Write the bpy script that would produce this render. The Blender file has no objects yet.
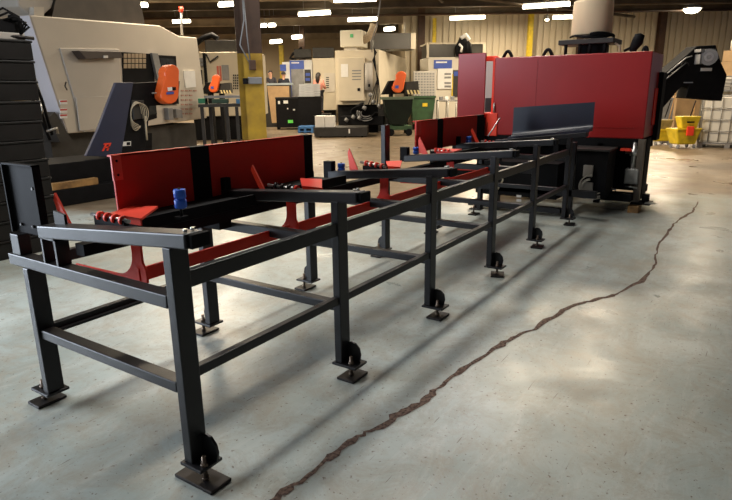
import bpy, bmesh, math, random
from mathutils import Vector, Matrix
random.seed(7)
C = bpy.context.scene.collection
PI = math.pi
# ------------------------------------------------------------ camera geometry (metres; X along the conveyor, Y to its left)
FPX, PITCH, YAW, ROLL = 582.535, 0.265142, 0.588344, -0.0133485
CAM = Vector((0.0, -1.680787, 1.45))
_cp, _sp = math.cos(PITCH), math.sin(PITCH)
FW = Vector((math.cos(YAW)*_cp, math.sin(YAW)*_cp, -_sp))
RT0 = Vector((math.sin(YAW), -math.cos(YAW), 0))
UP0 = RT0.cross(FW)
RT = RT0*math.cos(ROLL) + UP0*math.sin(ROLL)
UP = -RT0*math.sin(ROLL) + UP0*math.cos(ROLL)
FH = Vector((math.cos(YAW), math.sin(YAW), 0)); RH = Vector((math.sin(YAW), -math.cos(YAW), 0))
def dfl(x, y): return (at(x, y, Z=0)-CAM).dot(FH)
def ray(x, y): return FW + RT*((x-366)/FPX) - UP*((y-250)/FPX)
def at(x, y, X=None, Y=None, Z=None, D=None):
    d = ray(x, y)
    if X is not None: t = (X-CAM.x)/d.x
    elif Y is not None: t = (Y-CAM.y)/d.y
    elif Z is not None: t = (Z-CAM.z)/d.z
    else: t = D/d.dot(FH)
    return CAM + d*t

# ------------------------------------------------------------ materials
MATS = {}
def mat(name, col, rough=.5, metal=0., noise=0., scale=8., bump=0., emis=0., ecol=None, spec=.5, dark=None, coat=0., bscale=None, thr=None):
    if name in MATS: return MATS[name]
    m = bpy.data.materials.new(name); m.use_nodes = True
    nt = m.node_tree; b = nt.nodes['Principled BSDF']
    b.inputs['Base Color'].default_value = (*col, 1); b.inputs['Roughness'].default_value = rough
    b.inputs['Metallic'].default_value = metal; b.inputs['Specular IOR Level'].default_value = spec
    b.inputs['Coat Weight'].default_value = coat
    tc = nt.nodes.new('ShaderNodeTexCoord')
    n = nt.nodes.new('ShaderNodeTexNoise'); n.inputs['Scale'].default_value = scale; n.inputs['Detail'].default_value = 5
    nt.links.new(tc.outputs['Object'], n.inputs['Vector'])
    r = nt.nodes.new('ShaderNodeValToRGB')
    lo = dark if dark else tuple(c*(1-noise) for c in col)
    r.color_ramp.elements[0].color = (*lo, 1); r.color_ramp.elements[1].color = (*col, 1)
    r.color_ramp.elements[0].position, r.color_ramp.elements[1].position = thr if thr else (.35, .65)
    nt.links.new(n.outputs['Fac'], r.inputs['Fac']); nt.links.new(r.outputs['Color'], b.inputs['Base Color'])
    if bump:
        bp = nt.nodes.new('ShaderNodeBump'); bp.inputs['Strength'].default_value = bump; bp.inputs['Distance'].default_value = .002
        n2 = nt.nodes.new('ShaderNodeTexNoise'); n2.inputs['Scale'].default_value = bscale or scale*12
        nt.links.new(tc.outputs['Object'], n2.inputs['Vector'])
        nt.links.new(n2.outputs['Fac'], bp.inputs['Height']); nt.links.new(bp.outputs['Normal'], b.inputs['Normal'])
    if emis:
        b.inputs['Emission Color'].default_value = (*(ecol or col), 1); b.inputs['Emission Strength'].default_value = emis
    MATS[name] = m; return m
BLK = mat('black_enamel', (.011,.0105,.012), .38, noise=.35, scale=6, bump=.25, bscale=260, spec=.42)
BLK2 = mat('black_flat', (.007,.007,.008), .7, noise=.3, scale=9, spec=.13)
STEEL = mat('dark_steel', (.035,.03,.028), .45, .6, noise=.4, scale=20)
ZINC = mat('zinc', (.62,.62,.60), .3, .9, noise=.2, scale=30)
RED = mat('red_paint', (.74,.030,.012), .45, noise=.15, scale=3, spec=.25)
REDB = mat('bright_red_paint', (.92,.06,.025), .45, noise=.12, scale=5)
MAROON = mat('machine_red', (.36,.014,.013), .30, noise=.15, scale=1.5, spec=.5)
BLUE = mat('blue_plastic', (.03,.15,.75), .35, noise=.15, scale=10)
NAVY = mat('navy_sheet', (.014,.017,.032), .30, noise=.3, scale=5, spec=.6)
NAVYP = mat('navy_paint', (.022,.028,.062), .5, noise=.12, scale=3)
BEIGE = mat('machine_cream', (.56,.51,.43), .5, noise=.06, scale=2)
BEIGE2 = mat('machine_pale', (.60,.53,.40), .5, noise=.08, scale=2)
PANEL = mat('machine_grey_panel', (.46,.43,.385), .5, noise=.06, scale=2)
DAYLIT = mat('daylit_side', (.66,.64,.68), .5, noise=.05, scale=2)  # cool pale tone: daylight on one machine side, put into the colour
WHITE = mat('white_card', (.78,.77,.74), .6, noise=.06, scale=8)
GREY = mat('grey_metal', (.25,.25,.25), .45, .2, noise=.2, scale=6)
DGREY = mat('dark_grey', (.04,.038,.035), .55, noise=.3, scale=5, spec=.3)
ORANGE = mat('orange_guard', (.85,.13,.02), .4, noise=.08, scale=4)
YEL = mat('yellow_paint', (.45,.275,.02), .5, noise=.35, scale=4, dark=(.28,.165,.02))
YELB = mat('yellow_plastic', (.72,.52,.02), .45, noise=.3, scale=6)
BROWN = mat('brown_column', (.075,.036,.018), .5, noise=.4, scale=3)
GREEN = mat('green_paint', (.03,.085,.03), .5, noise=.35, scale=5)
WOOD = mat('timber', (.40,.22,.07), .7, noise=.6, scale=7, bump=.4, dark=(.17,.09,.03))
CARD = mat('cardboard', (.50,.33,.17), .75, noise=.15, scale=5)
TRAY = mat('black_tray', (.013,.012,.011), .5, noise=.45, scale=6, spec=.25)
BLUEP = mat('blue_panel', (.04,.09,.42), .45, noise=.1, scale=4)
PLASTIC = mat('tank_plastic', (.62,.58,.50), .45, noise=.1, scale=3)
CAGE = mat('galvanised', (.33,.32,.30), .4, .6, noise=.2, scale=20)
GLASS = mat('dark_window', (.03,.035,.035), .15, noise=.4, scale=12)
SKIN = mat('skin', (.55,.30,.20), .6)
HAIR = mat('dark_hair', (.015,.010,.008), .6)
CLOTH = mat('navy_cloth', (.018,.022,.035), .85, noise=.2, scale=20)
PINK = mat('salmon_cloth', (.62,.26,.20), .85, noise=.15, scale=20)
HOSE = mat('pale_hose', (.60,.52,.38), .5)
RUST = mat('rubble', (.23,.15,.11), .95, noise=.5, scale=60, bump=.8, dark=(.05,.025,.018))
CEIL = mat('ceiling_deck', (.06,.045,.032), .8, noise=.5, scale=.8)
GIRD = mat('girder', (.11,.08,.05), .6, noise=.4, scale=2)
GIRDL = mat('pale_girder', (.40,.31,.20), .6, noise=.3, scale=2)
WARMLAMP = mat('tube_glow', (1,.93,.78), .5, emis=14, ecol=(1,.87,.62))

def floor_mat():
    m = bpy.data.materials.new('worn_painted_concrete'); m.use_nodes = True
    nt = m.node_tree; N = nt.nodes; L = nt.links; b = N['Principled BSDF']
    tc = N.new('ShaderNodeTexCoord')
    def noise(sc, det=6, dist=0., rough=.6, vec=None):
        n = N.new('ShaderNodeTexNoise'); n.inputs['Scale'].default_value = sc; n.inputs['Detail'].default_value = det
        n.inputs['Distortion'].default_value = dist; n.inputs['Roughness'].default_value = rough
        L.new(vec or tc.outputs['Object'], n.inputs['Vector']); return n.outputs['Fac']
    def ramp(f, p0, p1, c0=(0,0,0), c1=(1,1,1)):
        r = N.new('ShaderNodeValToRGB'); e = r.color_ramp.elements
        e[0].position, e[1].position = p0, p1; e[0].color = (*c0,1); e[1].color = (*c1,1); L.new(f, r.inputs['Fac']); return r.outputs['Color']
    def mix(f, a, c, mode='MIX'):
        x = N.new('ShaderNodeMix'); x.data_type = 'RGBA'; x.blend_type = mode
        if isinstance(f, float): x.inputs[0].default_value = f
        else: L.new(f, x.inputs[0])
        for s, v in ((6, a), (7, c)):
            if isinstance(v, tuple): x.inputs[s].default_value = (*v, 1)
            else: L.new(v, x.inputs[s])
        return x.outputs[2]
    def math_(op, a, c=None):
        x = N.new('ShaderNodeMath'); x.operation = op
        for s, v in ((0, a), (1, c)):
            if v is None: continue
            if isinstance(v, (int, float)): x.inputs[s].default_value = v
            else: L.new(v, x.inputs[s])
        return x.outputs[0]
    paint = mix(ramp(noise(1.1, 5), .35, .68), (.31,.36,.34), (.48,.535,.505))
    # scuffs stretched across the aisle
    mp = N.new('ShaderNodeMapping'); mp.inputs['Scale'].default_value = (1.2, 5.5, 1); mp.inputs['Rotation'].default_value = (0,0,.55)
    L.new(tc.outputs['Object'], mp.inputs['Vector'])
    paint = mix(ramp(noise(1.3, 9, .8, .8, mp.outputs[0]), .50, .80), paint, (.55,.57,.53))
    paint = mix(math_('MULTIPLY', ramp(noise(3.4, 12, .5, .85), .45, .60), .62), paint, (.31,.27,.205))
    bare = mix(ramp(noise(2.3, 8, .4), .35, .7), (.32,.27,.20), (.52,.45,.35))
    wear = ramp(noise(.8, 10, .8, .75), .56, .66)
    base = mix(wear, paint, mix(.55, bare, paint))
    # speckles and pits
    base = mix(ramp(noise(48, 3, 0, .6), .63, .70), base, (.15,.115,.085))
    base = mix(ramp(noise(9, 8, .5, .8), .64, .70), base, (.22,.155,.10))
    # fine scratches
    mp2 = N.new('ShaderNodeMapping'); mp2.inputs['Scale'].default_value = (2, 34, 1); mp2.inputs['Rotation'].default_value = (0,0,-.5)
    L.new(tc.outputs['Object'], mp2.inputs['Vector'])
    base = mix(ramp(noise(2.2, 4, .2, .5, mp2.outputs[0]), .70, .73), base, (.17,.145,.12))
    # unpainted concrete past the end of the painted bay
    sx = N.new('ShaderNodeSeparateXYZ'); L.new(tc.outputs['Object'], sx.inputs[0])
    s = math_('ADD', math_('MULTIPLY', sx.outputs['X'], .80), math_('MULTIPLY', sx.outputs['Y'], .62))
    s = math_('ADD', s, math_('MULTIPLY', noise(.7, 6), 1.6)); s = math_('ADD', s, .80*27+.62*23)
    edge = N.new('ShaderNodeMapRange'); edge.inputs[1].default_value = 7.25; edge.inputs[2].default_value = 7.75; L.new(s, edge.inputs[0])
    base = mix(edge.outputs[0], base, mix(ramp(noise(3, 8, .4), .3, .7), (.13,.095,.06), (.25,.19,.125)))
    L.new(base, b.inputs['Base Color'])
    rr = N.new('ShaderNodeMapRange'); rr.inputs[3].default_value = .24; rr.inputs[4].default_value = .50
    L.new(noise(1.7, 8, .5), rr.inputs[0]); rr.inputs[1].default_value = .3; rr.inputs[2].default_value = .7
    L.new(rr.outputs[0], b.inputs['Roughness']); b.inputs['Specular IOR Level'].default_value = .5
    bp = N.new('ShaderNodeBump'); bp.inputs['Strength'].default_value = .25; bp.inputs['Distance'].default_value = .004
    L.new(noise(14, 8, .3, .7), bp.inputs['Height']); L.new(bp.outputs['Normal'], b.inputs['Normal'])
    return m
def siding_mat(name, c1, c2, period, gap=.12):
    m = bpy.data.materials.new(name); m.use_nodes = True
    nt = m.node_tree; N = nt.nodes; L = nt.links; b = N['Principled BSDF']; b.inputs['Roughness'].default_value = .55
    tc = N.new('ShaderNodeTexCoord'); n = N.new('ShaderNodeTexNoise'); n.inputs['Scale'].default_value = .7
    L.new(tc.outputs['Object'], n.inputs['Vector'])
    x = N.new('ShaderNodeMix'); x.data_type = 'RGBA'; x.inputs[6].default_value = (*c1,1); x.inputs[7].default_value = (*c2,1)
    L.new(n.outputs['Fac'], x.inputs[0]); L.new(x.outputs[2], b.inputs['Base Color']); return m

# ------------------------------------------------------------ mesh helpers (all vertices in world metres)
class M:
    def __init__(s): s.v = []; s.f = []; s.sm = []
    def add(s, vs, fs, smooth=False):
        o = len(s.v); s.v += [Vector(v) for v in vs]; s.f += [tuple(i+o for i in f) for f in fs]; s.sm += [smooth]*len(fs); return s
    def hexa(s, p):   # 8 points: bottom loop 0-3, top loop 4-7
        return s.add(p, [(3,2,1,0),(4,5,6,7),(0,1,5,4),(1,2,6,5),(2,3,7,6),(3,0,4,7)])
    def box(s, x0, x1, y0, y1, z0, z1):
        return s.hexa([(x0,y0,z0),(x1,y0,z0),(x1,y1,z0),(x0,y1,z0),(x0,y0,z1),(x1,y0,z1),(x1,y1,z1),(x0,y1,z1)])
    def prism(s, pts, d):    # planar polygon extruded by vector d
        n = len(pts); d = Vector(d); a = [Vector(p) for p in pts]
        return s.add(a+[p+d for p in a], [tuple(range(n))[::-1], tuple(range(n, 2*n))]+[(i, (i+1)%n, (i+1)%n+n, i+n) for i in range(n)])
    def beam(s, a, b, w, h, up=(0,0,1)):   # rectangular bar along a-b
        a, b = Vector(a), Vector(b); d = (b-a).normalized(); side = d.cross(Vector(up)).normalized()*w/2; u = side.cross(d).normalized()*h/2
        q = [a-side-u, a+side-u, b+side-u, b-side-u, a-side+u, a+side+u, b+side+u, b-side+u]
        return s.hexa(q)
    def tube(s, pts, r, n=10, caps=True):
        pts = [Vector(p) for p in pts]; rs = r if isinstance(r, (list, tuple)) else [r]*len(pts); vs = []; fs = []
        pd = None
        for i, p in enumerate(pts):
            d = (pts[min(i+1, len(pts)-1)]-pts[max(i-1, 0)]).normalized()
            if pd is None:
                a = d.orthogonal().normalized()
            else:
                a = (a - d*a.dot(d)).normalized()
            pd = d; b = d.cross(a)
            for k in range(n):
                t = 2*PI*k/n; vs.append(p+(a*math.cos(t)+b*math.sin(t))*rs[i])
        for i in range(len(pts)-1):
            for k in range(n): fs.append((i*n+k, i*n+(k+1)%n, (i+1)*n+(k+1)%n, (i+1)*n+k))
        s.add(vs, fs, True)
        if caps:
            o = len(s.v)-len(vs); s.f += [tuple(o+k for k in range(n))[::-1], tuple(o+(len(pts)-1)*n+k for k in range(n))]; s.sm += [False, False]
        return s
    def build(s, name, m, parent=None, bev=0., smooth=None, thing=None):
        if parent is not None: org = wloc(parent)
        else:
            xs = [v.x for v in s.v]; ys = [v.y for v in s.v]; zs = [v.z for v in s.v]
            org = Vector(((min(xs)+max(xs))/2, (min(ys)+max(ys))/2, min(zs)))
        me = bpy.data.meshes.new(name); me.from_pydata([v-org for v in s.v], [], s.f); 
        for p, q in zip(me.polygons, s.sm): p.use_smooth = q if smooth is None else smooth
        bm = bmesh.new(); bm.from_mesh(me); bmesh.ops.recalc_face_normals(bm, faces=bm.faces); bm.to_mesh(me); bm.free()
        me.materials.append(m); o = bpy.data.objects.new(name, me); C.objects.link(o)
        if parent is not None: o.parent = parent
        else: o.location = org
        if bev:
            b = o.modifiers.new('bevel', 'BEVEL'); b.width = bev; b.segments = 2; b.limit_method = 'ANGLE'
        return o
WL = {}
def wloc(o):
    v = Vector(o.location)
    while o.parent is not None: o = o.parent; v = v + Vector(o.location)
    return v
def tag(o, label=None, cat=None, group=None, kind=None):
    if label: o['label'] = label
    if cat: o['category'] = cat
    if group: o['group'] = group
    if kind: o['kind'] = kind
    return o
def thing(name, loc, label, cat, group=None):
    o = bpy.data.objects.new(name, None); C.objects.link(o); o.location = loc; o.empty_display_size = .1
    return tag(o, label, cat, group)
def copy_tree(o, parent=None):
    c = o.copy(); C.objects.link(c); c.parent = parent
    for ch in [x for x in list(C.objects) if x.parent == o]: copy_tree(ch, c)
    return c

# a vertical face frame: u to the right along the face, v away behind it, z up
class Face:
    def __init__(s, px, depth, theta):
        s.o = at(px, 92, D=depth); s.o.z = 0; t = math.radians(theta)
        s.u = RH*math.cos(t) + FH*math.sin(t); s.v = FH*math.cos(t) - RH*math.sin(t)
    def uz(s, px, py, off=0.):
        d = ray(px, py); n = s.v; t = ((s.o + n*off - CAM).dot(n))/d.dot(n); p = CAM + d*t
        return ((p-s.o).dot(s.u), p.z)
    def P(s, u, v, z): return s.o + s.u*u + s.v*v + Vector((0,0,z))
    def at(s, px, py, off=0.):
        u, z = s.uz(px, py, off); return s.P(u, off, z)
    def bx(s, m, u0, u1, v0, v1, z0, z1):
        return m.hexa([s.P(u0,v0,z0), s.P(u1,v0,z0), s.P(u1,v1,z0), s.P(u0,v1,z0), s.P(u0,v0,z1), s.P(u1,v0,z1), s.P(u1,v1,z1), s.P(u0,v1,z1)])
    def rect(s, m, x0, y0, x1, y1, v0, v1, zmin=None, zmax=None):   # box whose front (at v0) fills the picture rectangle
        u0, z1 = s.uz(x0, (y0+y1)/2, v0)[0], s.uz((x0+x1)/2, y0, v0)[1]
        u1, z0 = s.uz(x1, (y0+y1)/2, v0)[0], s.uz((x0+x1)/2, y1, v0)[1]
        if zmin is not None: z0 = zmin
        return s.bx(m, u0, u1, v0, v1, z0, z1)
    def poly(s, m, pts, v0, v1):
        q = [s.at(x, y, v0) for x, y in pts]; return m.prism(q, s.v*(v1-v0))

# ------------------------------------------------------------ the setting
fl = M().add([(-6,-14,0),(60,-14,0),(60,60,0),(-6,60,0)], [(0,1,2,3)]).build('floor', floor_mat()); fl['kind'] = 'structure'
fo = fl.location.copy()
crack = [(262,508,.040),(280,495,.034),(300,481,.028),(318,467,.020),(330,457,.030),(350,442,.042),(366,433,.020),(385,424,.034),(405,411,.044),(425,400,.034),(436,389,.022),(445,382,.030),(470,365,.034),(500,345,.040),(517,336,.022),(535,329,.034),(560,313,.040),(575,305,.034),(590,301,.030),(612,296,.040),(618,293,.016),(640,282,.040),(650,272,.018),(656,264,.022),(656,255,.010),(658,248,.016),(662,240,.022),(668,232,.034),(674,224,.018),(682,218,.030),(692,212,.034),(695,207,.022),(700,200,.014)]
cm = M(); Lp = []; Rp = []
cp_ = [(at(x, y, Z=0), w) for x, y, w in crack]
fine = []
for (a, wa), (b, wb) in zip(cp_, cp_[1:]):
    for k in range(4):
        t = k/4; q = a.lerp(b, t); fine.append((q+Vector((random.uniform(-.009,.009), random.uniform(-.009,.009), 0)), (wa*(1-t)+wb*t)*random.uniform(.7,1.35)))
for i, (q, w) in enumerate(fine):
    d = (fine[min(i+1, len(fine)-1)][0]-fine[max(i-1, 0)][0]).normalized(); n = Vector((-d.y, d.x, 0))
    Lp.append(q+n*w*.5*random.uniform(.6,1.3)+Vector((0,0,.0015))); Rp.append(q-n*w*.5*random.uniform(.6,1.3)+Vector((0,0,.0015)))
cm.add(Lp+Rp, [(i, i+1, len(Lp)+i+1, len(Lp)+i) for i in range(len(Lp)-1)])
ck = cm.build('crack', RUST, fl); ck['label'] = 'jagged brown crack running across the painted concrete'

def wall(name, a, b, z0, z1, m, ribs=0., depth=.05):
    mm = M(); a, b = Vector(a), Vector(b); d = (b-a); L = d.length; d.normalize(); n = Vector((-d.y, d.x, 0))
    if (CAM-a).dot(n) < 0: n = -n
    mm.prism([a+Vector((0,0,z0)), b+Vector((0,0,z0)), b+Vector((0,0,z1)), a+Vector((0,0,z1))], -n*.15)
    if ribs:
        k = 0.
        while k < L-ribs:
            p = a+d*k
            mm.prism([p+Vector((0,0,z0)), p+d*ribs*.72+Vector((0,0,z0)), p+d*ribs*.72+Vector((0,0,z1)), p+Vector((0,0,z1))], n*depth)
            k += ribs
    o = mm.build(name, m); o['kind'] = 'structure'; return o
SID = siding_mat('cream_siding', (.46,.39,.27), (.56,.48,.35), 1)
SID2 = siding_mat('tan_wall', (.42,.33,.21), (.50,.40,.26), 1)
def fr(lat, dep, z=0.): return Vector((CAM.x, CAM.y, 0)) + RH*lat + FH*dep + Vector((0,0,z))
wall('wall_back', fr(2.0, 29.5), fr(24, 29.5), 0, 5.05, SID, .30, .08)
wall('wall_return', fr(2.0, 29.5), fr(2.0, 42), 0, 5.2, SID2)
wall('wall_far', fr(-34, 42), fr(2.0, 42), 0, 5.2, SID2, 1.2, .03)
wall('wall_left', fr(-30, 2), fr(-34, 42), 0, 5.2, SID2)
ce = M().prism([fr(-36,-8,5.35), fr(26,-8,5.35), fr(26,44,5.35), fr(-36,44,5.35)], (0,0,.1)).build('ceiling', CEIL); ce['kind'] = 'structure'
k = 0
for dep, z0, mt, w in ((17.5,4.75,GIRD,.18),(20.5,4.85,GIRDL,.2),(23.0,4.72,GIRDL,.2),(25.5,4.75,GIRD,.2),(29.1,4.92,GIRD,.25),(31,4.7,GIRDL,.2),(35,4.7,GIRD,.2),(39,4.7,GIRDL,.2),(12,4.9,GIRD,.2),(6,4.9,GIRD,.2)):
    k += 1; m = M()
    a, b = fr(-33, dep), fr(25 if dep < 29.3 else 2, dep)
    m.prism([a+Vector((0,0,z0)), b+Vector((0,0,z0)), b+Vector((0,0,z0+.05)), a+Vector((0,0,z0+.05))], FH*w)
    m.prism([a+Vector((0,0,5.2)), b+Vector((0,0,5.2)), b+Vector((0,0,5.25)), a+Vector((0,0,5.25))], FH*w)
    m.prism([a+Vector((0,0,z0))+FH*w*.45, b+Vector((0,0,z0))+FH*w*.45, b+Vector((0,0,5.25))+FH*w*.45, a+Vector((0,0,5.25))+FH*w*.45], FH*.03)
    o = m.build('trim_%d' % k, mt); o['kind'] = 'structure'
for lat in (-26,-21,-16.5,-12,-8,-4.4,-1.2,2.4,6,9.2,12.6,17):
    k += 1; m = M(); m.beam(fr(lat*.92, 6, 5.28), fr(lat, 43 if lat < 2 else 27.9, 5.28), .22, .14)
    o = m.build('trim_%d' % k, GIRD); o['kind'] = 'structure'
# pipes under the roof
for q in range(9):
    k += 1; l0 = -15+q*4.1; o = M().tube([fr(l0, 19+q%3, 5.15), fr(l0+1.6, 24, 4.75), fr(l0+2.2, 27.5, 5.2)], .035, 6).build('trim_%d' % k, GIRDL if q%2 else GIRD); o['kind'] = 'structure'
for (a, b, r, mt) in ((fr(-20,19,4.6), fr(18,22,4.68), .05, GIRDL), (fr(1,21,4.75), fr(12,27.5,4.5), .06, GIRD), (fr(-14,26,4.5), fr(20,26.5,4.62), .05, BROWN)):
    k += 1; o = M().tube([a, b], r).build('trim_%d' % k, mt); o['kind'] = 'structure'

# posts
def ibeam(m, c, w, z0, z1):
    for s in (-1, 1): m.box(c.x-w/2, c.x+w/2, c.y+s*w/2-.015, c.y+s*w/2+.015, z0, z1)
    m.box(c.x-.015, c.x+.015, c.y-w/2, c.y+w/2, z0, z1)
colp = at(252, 92, D=9.4); colp.z = 0
zt = at(254, 53, D=9.3).z
post = thing('steel_column', colp, 'steel column painted yellow below and dark brown above, behind the red guard plate', 'column')
m = M()
for s in (-1, 1):
    for (z0, z1, tgt) in ((0, zt, 0),):
        pass
def face_col(name, mt, z0, z1):
    m = M(); t = Face(252, 9.4, 12)
    t.bx(m, -.19,.19, -.02,.02, z0, z1); t.bx(m, -.19,.19, .30,.34, z0, z1); t.bx(m, -.02,.02, .0,.32, z0, z1)
    t.bx(m, -.19,-.10, -.02,.34, z0, z1)
    return m.build(name, mt, post)
face_col('yellow_shaft', YEL, 0, zt); face_col('brown_shaft', BROWN, zt, 5.3)
t = Face(252, 9.4, 12)
m = M(); t.rect(m, 249, 60, 256, 70, -.10, -.02); m.build('junction_box', BROWN, post, bev=.01)
m = M(); t.rect(m, 248, 77, 262, 84, -.08, -.02); m.build('bracket', GREY, post, bev=.01)
m = M(); t.rect(m, 243, 78, 248, 84, -.1, -.02); m.build('switch', BLK2, post, bev=.01)
m = M(); m.tube([t.at(242,-8,-.06), t.at(244,20,-.06), t.at(240,45,-.06), t.at(249,62,-.06)], .012, 6); m.tube([t.at(243,-8,-.06), t.at(247,35,-.06), t.at(250,60,-.06)], .010, 6); m.build('conduit', GREY, post)

def simple_post(name, px, depth, w, z0, z1, mt, label, cat, group=None):
    c = at(px, 92, D=depth); m = M(); f = Face(px, depth, 0)
    f.bx(m, -w/2, w/2, 0, .02, z0, z1); f.bx(m, -w/2, w/2, w, w+.02, z0, z1); f.bx(m, -.02, .02, .01, w+.01, z0, z1)
    return tag(m.build(name, mt), label, cat, group)
simple_post('steel_column', 303.5, 33, .32, 0, 5.2, BROWN, 'dark brown steel column rising behind the blue and cream machine', 'column')
simple_post('steel_column', 421, 27.8, .30, 0, 5.2, BROWN, 'dark brown steel column right of the cream machine with the white mist collector', 'column')
simple_post('steel_column', 656, 29, .30, 0, 5.0, BROWN, 'brown steel column against the siding above the right end of the red machine', 'column')
simple_post('steel_column', 577, 29, .25, 0, 5.0, BROWN, 'dark steel column against the siding left of the beige drum', 'column')
simple_post('yellow_pipe', 433.5, 28.8, .16, 0, 4.7, YELB, 'yellow riser pipe on the siding behind the machine with dark roof windows', 'pipe')
simple_post('yellow_pipe', 527.5, 29, .22, 0, 4.9, YELB, 'yellow riser on the siding behind the left part of the red machine', 'pipe')
simple_post('yellow_pipe', 283, 38, .28, 0, 4.3, YELB, 'yellow riser in the far bay above the two seated workers', 'pipe')

# ------------------------------------------------------------ conveyor table
XS = [1.28266, 2.28845, 3.28211, 4.34490, 5.37329, 6.49529]
T = thing('infeed_table', (3.9, .5, 0), 'long black welded steel infeed table with red guard plates leading to the red machine', 'conveyor table')
def lug_outline(x, s, y0):   # rounded gusset in the YZ plane, s = outward sign
    pts = [(0, 0), (.070, 0), (.078, .040), (.070, .075), (.045, .100), (.015, .106), (0, .095)]
    return [(x, y0+s*a, .078+b) for a, b in pts]
def make_leg(i, side):
    x = XS[i]; dx0, dx1 = -.042, .038
    if side == 'R': y0, y1, s, yo = -.020, .024, -1, -.020
    else: y0, y1, s, yo = .978, 1.022, 1, 1.022
    top = (.935, .935, .94, .955, .965, .94)[i] if side == 'R' else .90
    if i == 0 and side == 'R': y0 -= .018; y1 -= .018; yo -= .018
    if side == 'L' and i == 3: top = 1.175
    if side == 'L' and i == 0: top = .70
    leg = M().box(x+dx0, x+dx1, y0, y1, .078, top).build('leg', BLK, T, bev=.004)
    yb = yo + s*.045; fp = .062 if (i == 0 and side == 'R') else .095
    pl = M().box(x-.055, x+.055, min(yo-s*.055, yo+s*fp), max(yo-s*.055, yo+s*fp), .064, .078).build('foot_plate', BLK, T, bev=.003)
    M().prism(lug_outline(x+.018, s, yo), (.012, 0, 0)).build('gusset', BLK, pl, bev=.002)
    ang = [.0,.0,.0,.35,.15,.1][i] if side == 'R' else 0.0
    c, sn = math.cos(ang), math.sin(ang); q = []
    for zz in (0.001, .015):
        PW, PH = (.07, .052)
        if side == 'R' and i == 0: PW, PH = .052, .104
        if side == 'R' and i == 0 and zz < .01: yb += .03
        for a, b in ((-PW,-PH),(PW,-PH),(PW,PH),(-PW,PH)):
            q.append((x-.01+a*c-b*sn, yb+a*sn+b*c, zz))
    if side == 'R' and i == 0: yb -= .03
    pad = M().hexa(q).build('levelling_pad', STEEL, T, bev=.003)
    m = M().tube([(x-.02, yb, .015), (x-.02, yb, .12)], .009, 10)
    m.tube([(x-.02, yb, .078), (x-.02, yb, .090)], .016, 6); m.tube([(x-.02, yb, .020), (x-.02, yb, .030)], .015, 6)
    b = m.build('levelling_bolt', mat('bolt_steel', (.20,.15,.11), .4, .7, noise=.3, scale=40), T)
for i in range(6):
    make_leg(i, 'R'); make_leg(i, 'L')
# side rails between the legs
for i in range(5):
    x0, x1 = XS[i]+.038, XS[i+1]-.042
    for (y0, y1, z0, z1) in ((-.012,.022,.762,.827), (-.012,.022,.402,.443), (.98,1.015,.69,.745), (.98,1.015,.372,.412)):
        M().box(x0, x1, y0, y1, z0, z1).build('side_rail', BLK, T, bev=.003)
# cross members
for i, x in enumerate(XS):
    yl = 1.155 if i == 0 else .978
    M().box(x-.032, x+.03, .024, yl, .697, .749).build('cross_beam', BLK, T, bev=.004)
    M().box(x-.030, x+.03, .024, .978, .358, .402).build('cross_beam', BLK, T, bev=.004)
# angle flange on the near end
M().box(1.30, 2.24, .955, .980, .372, .384).build('angle_flange', BLK, T)
# sloping skid beams
ends = [((36,226),(184,234.5)), ((226,191),(356,192.5)), ((334,172),(448,168.5)), ((410,156),(513,150.5)), ((463,144),(554,139.5))]
def tiltbox(m, xa, xb, ya, za, yb, zb, h):
    return m.hexa([(xa,ya,za-h),(xb,ya,za-h),(xb,yb,zb-h),(xa,yb,zb-h),(xa,ya,za),(xb,ya,za),(xb,yb,zb),(xa,yb,zb)])
SK = []
for i, (l, r) in enumerate(ends):
    xf = XS[i]-.035; a = at(*l, X=xf); b = at(*r, X=xf)
    if i: a.y = max(a.y, .80)
    SK.append((a, b)); w = .085
    sb = tiltbox(M(), xf, xf+w, a.y, a.z, b.y, b.z, .055).build('skid_beam', BLK, T, bev=.006)
    sl = (b.z-a.z)/(b.y-a.y)
    tiltbox(M(), xf+.012, xf+w+.012, b.y, b.z-.004, b.y-.022, b.z-.004-.022*sl, .052).build('end_cap', BLK2, sb, bev=.006)
    m = M(); yy = b.y+.03
    for dx in (.03, .062): m.tube([(xf+dx, yy, b.z), (xf+dx, yy, b.z+.010)], .008, 6)
    m.build('bolt', ZINC, sb)
    if i:  # black stop block at the low end
        M().box(xf+.005, xf+.055, a.y-.03, a.y+.04, a.z-.05, a.z+.07).build('stop_block', BLK2, T, bev=.003)
# top plate of station 5 with its upstanding navy sheet
x5 = XS[5]
a, b = at(505,138,X=x5-.03), at(592,131.5,X=x5-.03); c_, d_ = at(511,107.5,X=x5+.12), at(590,102,X=x5+.12); a.z += .012; b.z += .022; b.y += .03
m = M(); prof = []
for yv, z0, z1 in ((a.y-.03, a.z, c_.z), (b.y, b.z, d_.z)):
    pr = [(x5-.03, z0-.028), (x5-.03, z0)]
    for k in range(6):
        t_ = k/5*PI/2; pr.append((x5+.07+.05*math.sin(t_), z0+.05-.05*math.cos(t_)))
    pr += [(x5+.12, z1), (x5+.128, z1), (x5+.128, z0-.028)]
    prof.append([(px, yv, pz) for px, pz in pr])
n = len(prof[0]); m.add(prof[0]+prof[1], [tuple(range(n)), tuple(range(n, 2*n))]+[(i, (i+1)%n, n+(i+1)%n, n+i) for i in range(n)])
m.build('curved_backstop', NAVY, T)
tiltbox(M(), x5-.05, x5+.06, a.y+.05, a.z-.03, b.y+.02, b.z-.03, .05).build('skid_beam', BLK, T, bev=.004)
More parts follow.
